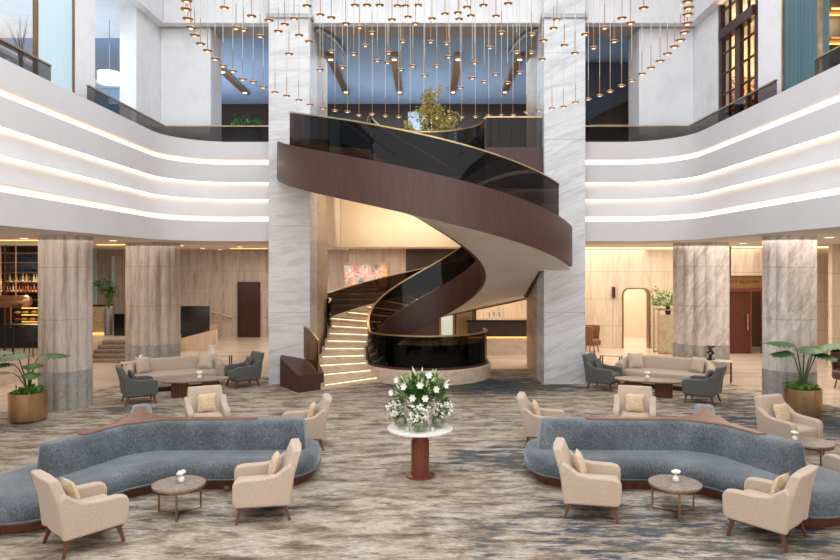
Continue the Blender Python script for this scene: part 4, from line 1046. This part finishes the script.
# bar
bar = thing('bar_shelving', 'dark lit bar back shelving with rows of bottles behind the left column', 'shelving', (0, 0, 0))
YB = 23.0; xl, xr = -15.2, gX(41, YB)
bx('back_panel', 'dark_wood', xl, xr, YB + .3, YB + .4, .6, CEIL - .02, bar)
pm('mottled_mirror', ['1e2833', '3a4a5c', '55677a'], 5, rough=.3)
bx('mirror_panel', 'mottled_mirror', gX(4, YB), xr, YB + .25, YB + .299, gZ(272, YB), gZ(253, YB), bar)
for yy, mt in ((253, 'copper'), (262.5, 'copper'), (272.5, 'bronze'), (282.5, 'bronze'), (292, 'bronze'), (300, 'bronze')):
    z = gZ(yy, YB); bx('shelf', mt, xl, xr, YB, YB + .25, z - .02, z + .02, bar)
for yy in (282.5, 292): bx('shelf_light', 'led_amber', xl, xr, YB + .22, YB + .249, gZ(yy, YB) + .021, gZ(yy, YB) + .045, bar)
for x in (xr - .06, gX(4, YB)): bx('upright', 'bronze', x, x + .05, YB, YB + .25, .6, CEIL - .02, bar)
pm('bottle_amber', ['6a3814', 'a86a30'], 6, rough=.15); pm('bottle_green', ['1c2a1a', '3a4c30'], 6, rough=.15); pm('bottle_clear', ['a8a49a', 'cfc8ba'], 6, rough=.12); pm('bottle_red', ['5a1c14', '8a3424'], 6, rough=.15)
def bottle(mt):
    return MB().lathe([(.036, 0), (.038, .02), (.038, .16), (.014, .21), (.012, .27), (.015, .28)], 10).build('bottle', mt)
bts = {k: bottle('bottle_' + k) for k in ('amber', 'green', 'clear', 'red')}; rnd = random.Random(5)
for row, yy, ls in (('upper', 282.5, .024), ('lower', 292, .024)):
    z = gZ(yy, YB) + .021; x = gX(1, YB)
    while x < xr - .14:
        k = rnd.choice(['amber', 'clear', 'amber', 'red'] if row == 'lower' else ['green', 'clear', 'green', 'amber'])
        o = bts[k] if bts[k] not in used else bts[k].copy()
        if bts[k] not in used: used.add(bts[k])
        else: COL.objects.link(o)
        o.location = (x, YB + .12, z); sc = rnd.uniform(.85, 1.05); o.scale = (sc, sc, sc)
        tag(o, '%s glass bottle standing on the %s bottle shelf of the bar' % ({'amber': 'amber', 'green': 'dark green', 'clear': 'pale clear', 'red': 'dark red'}[k], row), 'bottle', '%s bottles on the %s bar shelf' % (k, row))
        x += rnd.uniform(.085, .125)
hd = thing('copper_hood', 'round-ended polished copper hood over the bar food display', 'hood', (0, 0, 0))
m = MB(); rs = []
for u, k in ((-15.0, 1), (-13.8, 1), (gX(26, 22), 1), (gX(29, 22), .8), (gX(30, 22), .3)):
    rs.append([(u, 22 + .25 * k * math.cos(a), gZ(301.5, 22) + .21 * k * math.sin(a)) for a in [2 * PI * j / 18 for j in range(18)]])
m.rings(rs).build('hood_shell', 'copper', hd, smooth=60)
for x in (-14.0, -13.5): MB().cyl(x, 22, gZ(301.5, 22) + .2, CEIL, .02, 8).build('hanger', 'copper', hd)
fd = thing('food_display', 'glazed counter display with lit shelves of yellow and red food', 'display cabinet', (0, 0, 0))
YD = 21.2; xa, xb = gX(-5, YD), gX(40, YD)
bx('counter', 'black_matte', xa, xb, YD, YD + .7, .6, gZ(328, YD), fd)
for yy in (308, 315, 322): bx('glass_shelf', 'clear_glass', gX(10, YD), xb, YD + .05, YD + .6, gZ(yy, YD) - .01, gZ(yy, YD) + .01, fd); bx('shelf_light', 'led_amber', gX(10, YD), xb, YD + .60, YD + .62, gZ(yy, YD) - .06, gZ(yy, YD) - .02, fd)
for x in (gX(9.5, YD), xb - .03): bx('post', 'copper', x, x + .03, YD + .03, YD + .06, gZ(328, YD), gZ(307, YD), fd)
pm('food_yellow', ['b88a2c', 'e0c060'], 20, rough=.5); pm('food_red', ['a0201c', 'c84a30'], 20, rough=.5); rnd = random.Random(9)
pz = [MB().ellipsoid((0, 0, .05), .10, .10, .05, 10, 5).build('pastry', 'food_yellow'), MB().ellipsoid((0, 0, .05), .10, .10, .05, 10, 5).build('pastry', 'food_red')]
for yy in (315, 322, 328.0):
    x = gX(12, YD)
    while x < xb - .12:
        o0 = pz[0] if rnd.random() < .72 else pz[1]
        if o0 in used: o = o0.copy(); COL.objects.link(o)
        else: o = o0; used.add(o0)
        zz_ = gZ(yy, YD) + (.011 if yy < 328 else .001)
        o.location = (x, YD + .3, zz_); c_ = 'yellow' if o0 is pz[0] else 'red'
        tag(o, '%s pastry on a display shelf of the bar counter' % c_, 'pastry', '%s pastries in the bar display' % c_); x += rnd.uniform(.2, .3)
# high table & stool in front of bar
ht = thing('bar_table', 'dark high bar table standing before the food display', 'table', (gX(20, 19.2), 19.6, .6))
bx('tabletop', 'dark_wood', -.62, .62, -.25, .25, .86, .90, ht)
for sx in (-1, 1):
    for sy in (-1, 1): bx('leg', 'black_matte', sx * .57 - .02, sx * .57 + .02, sy * .2 - .02, sy * .2 + .02, 0, .86, ht)
sc_ = thing('bar_chair', 'black bar chair with rounded back by the high table', 'chair', (gX(28, 19.0), 19.15, .6))
MB().lathe([(.20, .46), (.22, .50), (.2, .54)], 18).build('seat', 'black_matte', sc_)
m = MB(); m.rings([[(.22 * math.cos(a) * k, .22 * math.sin(a) * k, z) for k, z in ((1, .5), (1.05, .85), (.95, .86), (.92, .5))] for a in [R(200 + 14 * j) for j in range(11)]]); m.build('backrest', 'black_matte', sc_)
for q in range(4):
    a = R(45 + 90 * q); MB().tube([(.14 * math.cos(a), .14 * math.sin(a), .46), (.2 * math.cos(a), .2 * math.sin(a), 0)], .014, 6).build('leg', 'black_matte', sc_)
point('lamp_bar', (-13.2, 22.4, 2.6), 30, (1, .68, .36), .2)
# platform items
mbk = thing('stone_counter', 'low brown marble counter glowing at its foot beyond the left steps', 'counter', (gX(98, 25.5), 25.6, .6))
bx('counter_body', 'onyx_block', -.45, .27, -.2, .5, 0, 1.05, mbk); bx('counter_top', 'black_gloss', -.47, .30, -.22, .52, 1.05, 1.10, mbk); bx('foot_light', 'led_amber', -.5, .3, -.25, -.21, .01, .05, mbk)
pp2 = thing('palm_planter', 'tall silver cylinder planter with dark palm on the raised platform', 'plant', (gX(108.5, 25.2), 25.2, .6))
MB().lathe([(.13, 0), (.15, .02), (.15, 1.0), (.13, 1.0), (.12, .95)], 20).build('planter', 'steel_grey', pp2)
rn = random.Random(4)
for k in range(9):
    a = rn.uniform(0, 6.28); dx = math.cos(a); dz = rn.uniform(.7, 1.15)
    MB().tube([(0, 0, .95), (dx * .1, .05 * math.sin(a), .95 + dz * .5), (dx * .32 - .12, .1 * math.sin(a), .95 + dz)], [.015, .012, .004], 5).build('frond_stalk', 'stem_green', pp2)
    leafcloud([(dx * .30 - .12, .1 * math.sin(a), .95 + dz), (dx * .2 - .05, .07 * math.sin(a), .95 + dz * .75)], 26, .06, .075, rn).build('frond', 'leaf_green', pp2, smooth=0)
bx0 = tag(bx('black_cabinet', 'black_gloss', gX(114, 24.8), gX(124, 24.8), 24.8, 25.3, .6, gZ(314, 24.8)), 'black glossy cabinet on the platform beside the silver planter', 'cabinet')
# reception
rc = thing('reception_counter', 'long reception counter with dark top and glowing gold base', 'counter', (0, 0, 0))
x0, x1, Yr = gX(468, 24.3), 4.2, 24.3
bx('counter_front', 'brown_panel', x0, x1, Yr, Yr + .6, .62, 1.17, rc); bx('counter_top', 'black_gloss', x0 - .05, x1, Yr - .06, Yr + .7, 1.17, 1.23, rc)
bx('lower_panel', 'beige_marble', x0, x1, Yr + .02, Yr + .58, -.011, .60, rc); bx('glow_line', 'led_amber', x0, x1, Yr - .01, Yr + .019, .585, .615, rc)
for x, lb in ((489.5, 'leftmost'), (494, 'middle'), (499.5, 'rightmost')):
    t = thing('glass_candle_holder', 'tall clear candle holder on the reception counter, %s of three' % lb, 'candle holder', (gX(x, 24.5), 24.5, 1.23)); 
    MB().lathe([(.045, 0), (.05, .01), (.012, .04), (.012, .14), (.04, .17), (.045, .28)], 12).build('glass_holder', 'white_ceramic', t)
struct(bx('wall_shelf_niche', 'door_wood', gX(412, 28.4), gX(430, 28.4), 28.4, 28.49, .9, 2.6))
lw = thing('lit_doorway', 'pale bluish lit glass doorway in the dark panelling behind the stair', 'doorway', (gX(447, 28.4), 28.42, 0))
bx('door_glass', 'frosted_glass', -.25, .25, 0, .05, 0, 2.2, lw); bx('door_frame', 'bronze', -.33, -.25, -.02, .06, 0, 2.3, lw); bx('door_frame', 'bronze', .25, .33, -.02, .06, 0, 2.3, lw)
for x in (424, 466, 500): 
    pass
tag(bx('glass_case', 'bronze', gX(457, 26), gX(472, 26), 26, 26.3, 0, 2.3), 'tall bronze edged case beside the lit doorway', 'case')
# ballroom entrance with sign
Ye = 24.42
en = struct(thing('door_3', None, None, (0, 0, 0)))
xa, xb = gX(727, Ye), gX(764.5, Ye) 
bx('door_leaf', 'door_wood', 10.98, gX(750, Ye), Ye + .02, Ye + .08, 0, gZ(291, Ye), en)
bx('door_side_light', 'clear_glass', gX(751, Ye), gX(762, Ye), Ye + .04, Ye + .05, 0, gZ(291, Ye), en)
m = MB(); m.box(10.98, 12.34, Ye - .06, Ye + .1, gZ(291.5, Ye), gZ(288, Ye)); m.box(gX(749.5, Ye), gX(751.5, Ye), Ye - .02, Ye + .1, 0, gZ(291.5, Ye)); m.box(gX(762, Ye), 12.34, Ye - .05, Ye + .1, 0, gZ(291.5, Ye)); m.build('door_frame', 'table_leg_wood', en)
MB().tube([(gX(747, Ye), Ye - .06, gZ(330, Ye)), (gX(747, Ye), Ye - .06, gZ(314, Ye))], .03, 8).build('door_handle', 'brass_rail', en)
sg = thing('entrance_sign', 'gold sign panel with dark lettering above the wooden entrance doors', 'sign', (0, 0, 0))
m = MB(); z0, z1 = gZ(287.6, Ye), gZ(276.2, Ye); xe = gX(763.5, Ye)
poly = [(10.95, z0), (xe, z0), (xe, z1 - .06), (xe - .16, z1), (10.95, z1)]
pm('sign_gold', ['8a6236', '9a7040'], 3, rough=.4, metal=.3)
m.rings([[(x, Ye - .06, z) for x, z in poly], [(x, Ye + .02, z) for x, z in poly]]).build('sign_panel', 'sign_gold', sg, smooth=0)
tcv = bpy.data.curves.new('sign_text', 'FONT'); tcv.body = 'CITY BLOOMS'; tcv.size = .15; tcv.extrude = .004; tcv.align_x = 'RIGHT'; tcv.space_character = 1.30; tcv.space_word = 1.2
to = bpy.data.objects.new('sign_text', tcv); COL.objects.link(to); dg = bpy.context.evaluated_depsgraph_get(); me = bpy.data.meshes.new_from_object(to.evaluated_get(dg))
bpy.data.objects.remove(to); me.materials.clear(); me.materials.append(MATS['black_matte']); lo_ = bpy.data.objects.new('lettering', me); COL.objects.link(lo_); lo_.parent = sg
lo_.location = (gX(758.5, Ye), Ye - .065, gZ(283.3, Ye)); lo_.rotation_euler = (R(90), 0, 0)
struct(bx('wall_foyer', 'walnut', 10.9, 16.8, 26.5, 26.6, -.011, CEIL)); point('lamp_foyer', (12, 25.5, 2.8), 18, (1, .6, .5), .2)
# right background furniture
tag(bx('wall_sconce', 'door_dark', gX(612.5, 25.9), gX(615, 25.9), 25.85, 25.99, gZ(298, 25.9), gZ(287, 25.9)), 'small dark brown rectangular wall sconce beside the arched opening', 'wall lamp')
cn = thing('console_table', 'bronze framed console with stone block standing by the arched opening', 'console table', (gX(668, 24.4), 24.6, -.011))
bx('stone_block', 'onyx_block', -.24, .3, -.25, .2, .06, 1.42, cn)
m = MB()
for x in (-.36, .36):
    for y in (-.28, .26): m.box(x - .02, x + .02, y - .02, y + .02, 0, 1.62)
for y in (-.28, .26): m.box(-.36, .36, y - .02, y + .02, 1.58, 1.62); m.box(-.36, .36, y - .02, y + .02, .02, .06)
m.build('frame', 'brass_rail', cn)
vp = thing('leafy_vase', 'dark vase of green leafy branches on the stone console', 'plant', (gX(668.5, 24.5), 24.55, 1.41))
MB().lathe([(.08, 0), (.11, .1), (.07, .24), (.08, .28)], 16).build('vase_body', 'black_gloss', vp)
rn = random.Random(8); tp = [(rn.uniform(-.55, .3), rn.uniform(-.2, .2), rn.uniform(.4, .85)) for _ in range(16)]; m = MB()
for p in tp: m.tube([(0, 0, .25), (p[0] * .5, p[1] * .5, p[2] * .75), p], .008, 5)
m.build('branches', 'stem_green', vp); leafcloud(tp, 260, .07, .06, rn).build('leaves', 'leaf_bright', vp, smooth=0)
for nm, x, y, rz, lb in (('tub_chair', gX(592, 25), 25.0, -40, 'tan leather tub chair partly hidden by the right marble pillar, rear'), ('tub_chair', gX(846, 17.6), 17.6, 200, 'dark brown leather chair back cut by the right picture edge')):
    t = thing(nm, lb, 'chair', (x, y, -.011), R(rz)); mt = 'leather_brown' if 'dark' in lb else 'bronze_leather'
    if mt == 'bronze_leather' and mt not in MATS: pm('bronze_leather', ['6f4a30', '8a6040'], 10, rough=.45)
    m = MB(); m.rings([[(.38 * k * math.cos(a), .38 * k * math.sin(a), z) for k, z in ((.78, .28), (1.0, .96), (.86, .98), (.64, .32))] for a in [R(60 + 12 * j) for j in range(21)]]); m.build('backrest', mt, t, bevel=.02)
    MB().lathe([(.30, .25), (.33, .30), (.32, .44), (.26, .48)], 24).build('seat', mt, t)
    for q in range(4):
        a = R(45 + 90 * q); MB().tube([(.2 * math.cos(a), .2 * math.sin(a), .26), (.26 * math.cos(a), .26 * math.sin(a), 0)], .018, 6).build('leg', 'walnut', t)
# upper left room
dl_ = thing('drum_pendant', 'white drum pendant lamp hanging in the blue room of the upper left', 'pendant lamp', px(109.5, 78, 18.3))
MB().lathe([(.30, -.15), (.31, .15), (.29, .15), (.28, -.15)], 28).build('shade', 'lamp_shade_glow', dl_); MB().cyl(0, 0, .1, TOP - dl_.location.z, .01, 6).build('cord', 'steel_grey', dl_)
MB().lathe([(.28, -.13), (.28, -.12)], 24).build('diffuser', 'lamp_shade_glow', dl_)
tw = thing('twig_planter', 'dark bowl planter with bare thin branches behind the upper left guard', 'plant', (-7.64, 12.62, UP + .001))
MB().lathe([(.15, 0), (.24, .25), (.26, .42), (.2, .42)], 20).build('bowl', 'black_matte', tw); rn = random.Random(2)
for k in range(16):
    a = rn.uniform(0, 6.28); r_ = rn.uniform(.05, .26); z = rn.uniform(.9, 1.75)
    MB().tube([(0, 0, .4), (r_ * .3 * math.cos(a), r_ * .3 * math.sin(a), .4 + z * .4), (r_ * math.cos(a) + rn.uniform(-.05, .05), r_ * math.sin(a), z)], [.007, .005, .002], 4).build('branch', 'bark', tw)
hp = thing('hedge_planter', 'row of leafy plants on a ledge in the upper left opening', 'plant', (gX(247, 25.5), 25.5, UP))
bx('trough', 'black_matte', -.5, .5, -.15, .15, 1.7, 2.05, hp); bx('stand', 'dark_wood', -.5, .5, -.14, .14, .002, 1.7, hp); rn = random.Random(6)
leafcloud([(rn.uniform(-.5, .5), 0, rn.uniform(2.1, 2.35)) for _ in range(30)], 260, .07, .08, rn).build('foliage', 'leaf_green', hp, smooth=0)
struct(bx('window_2', 'frosted_glass', gX(408, 27.9), gX(432, 27.9), 27.9, 27.98, 7.6, 9.6))
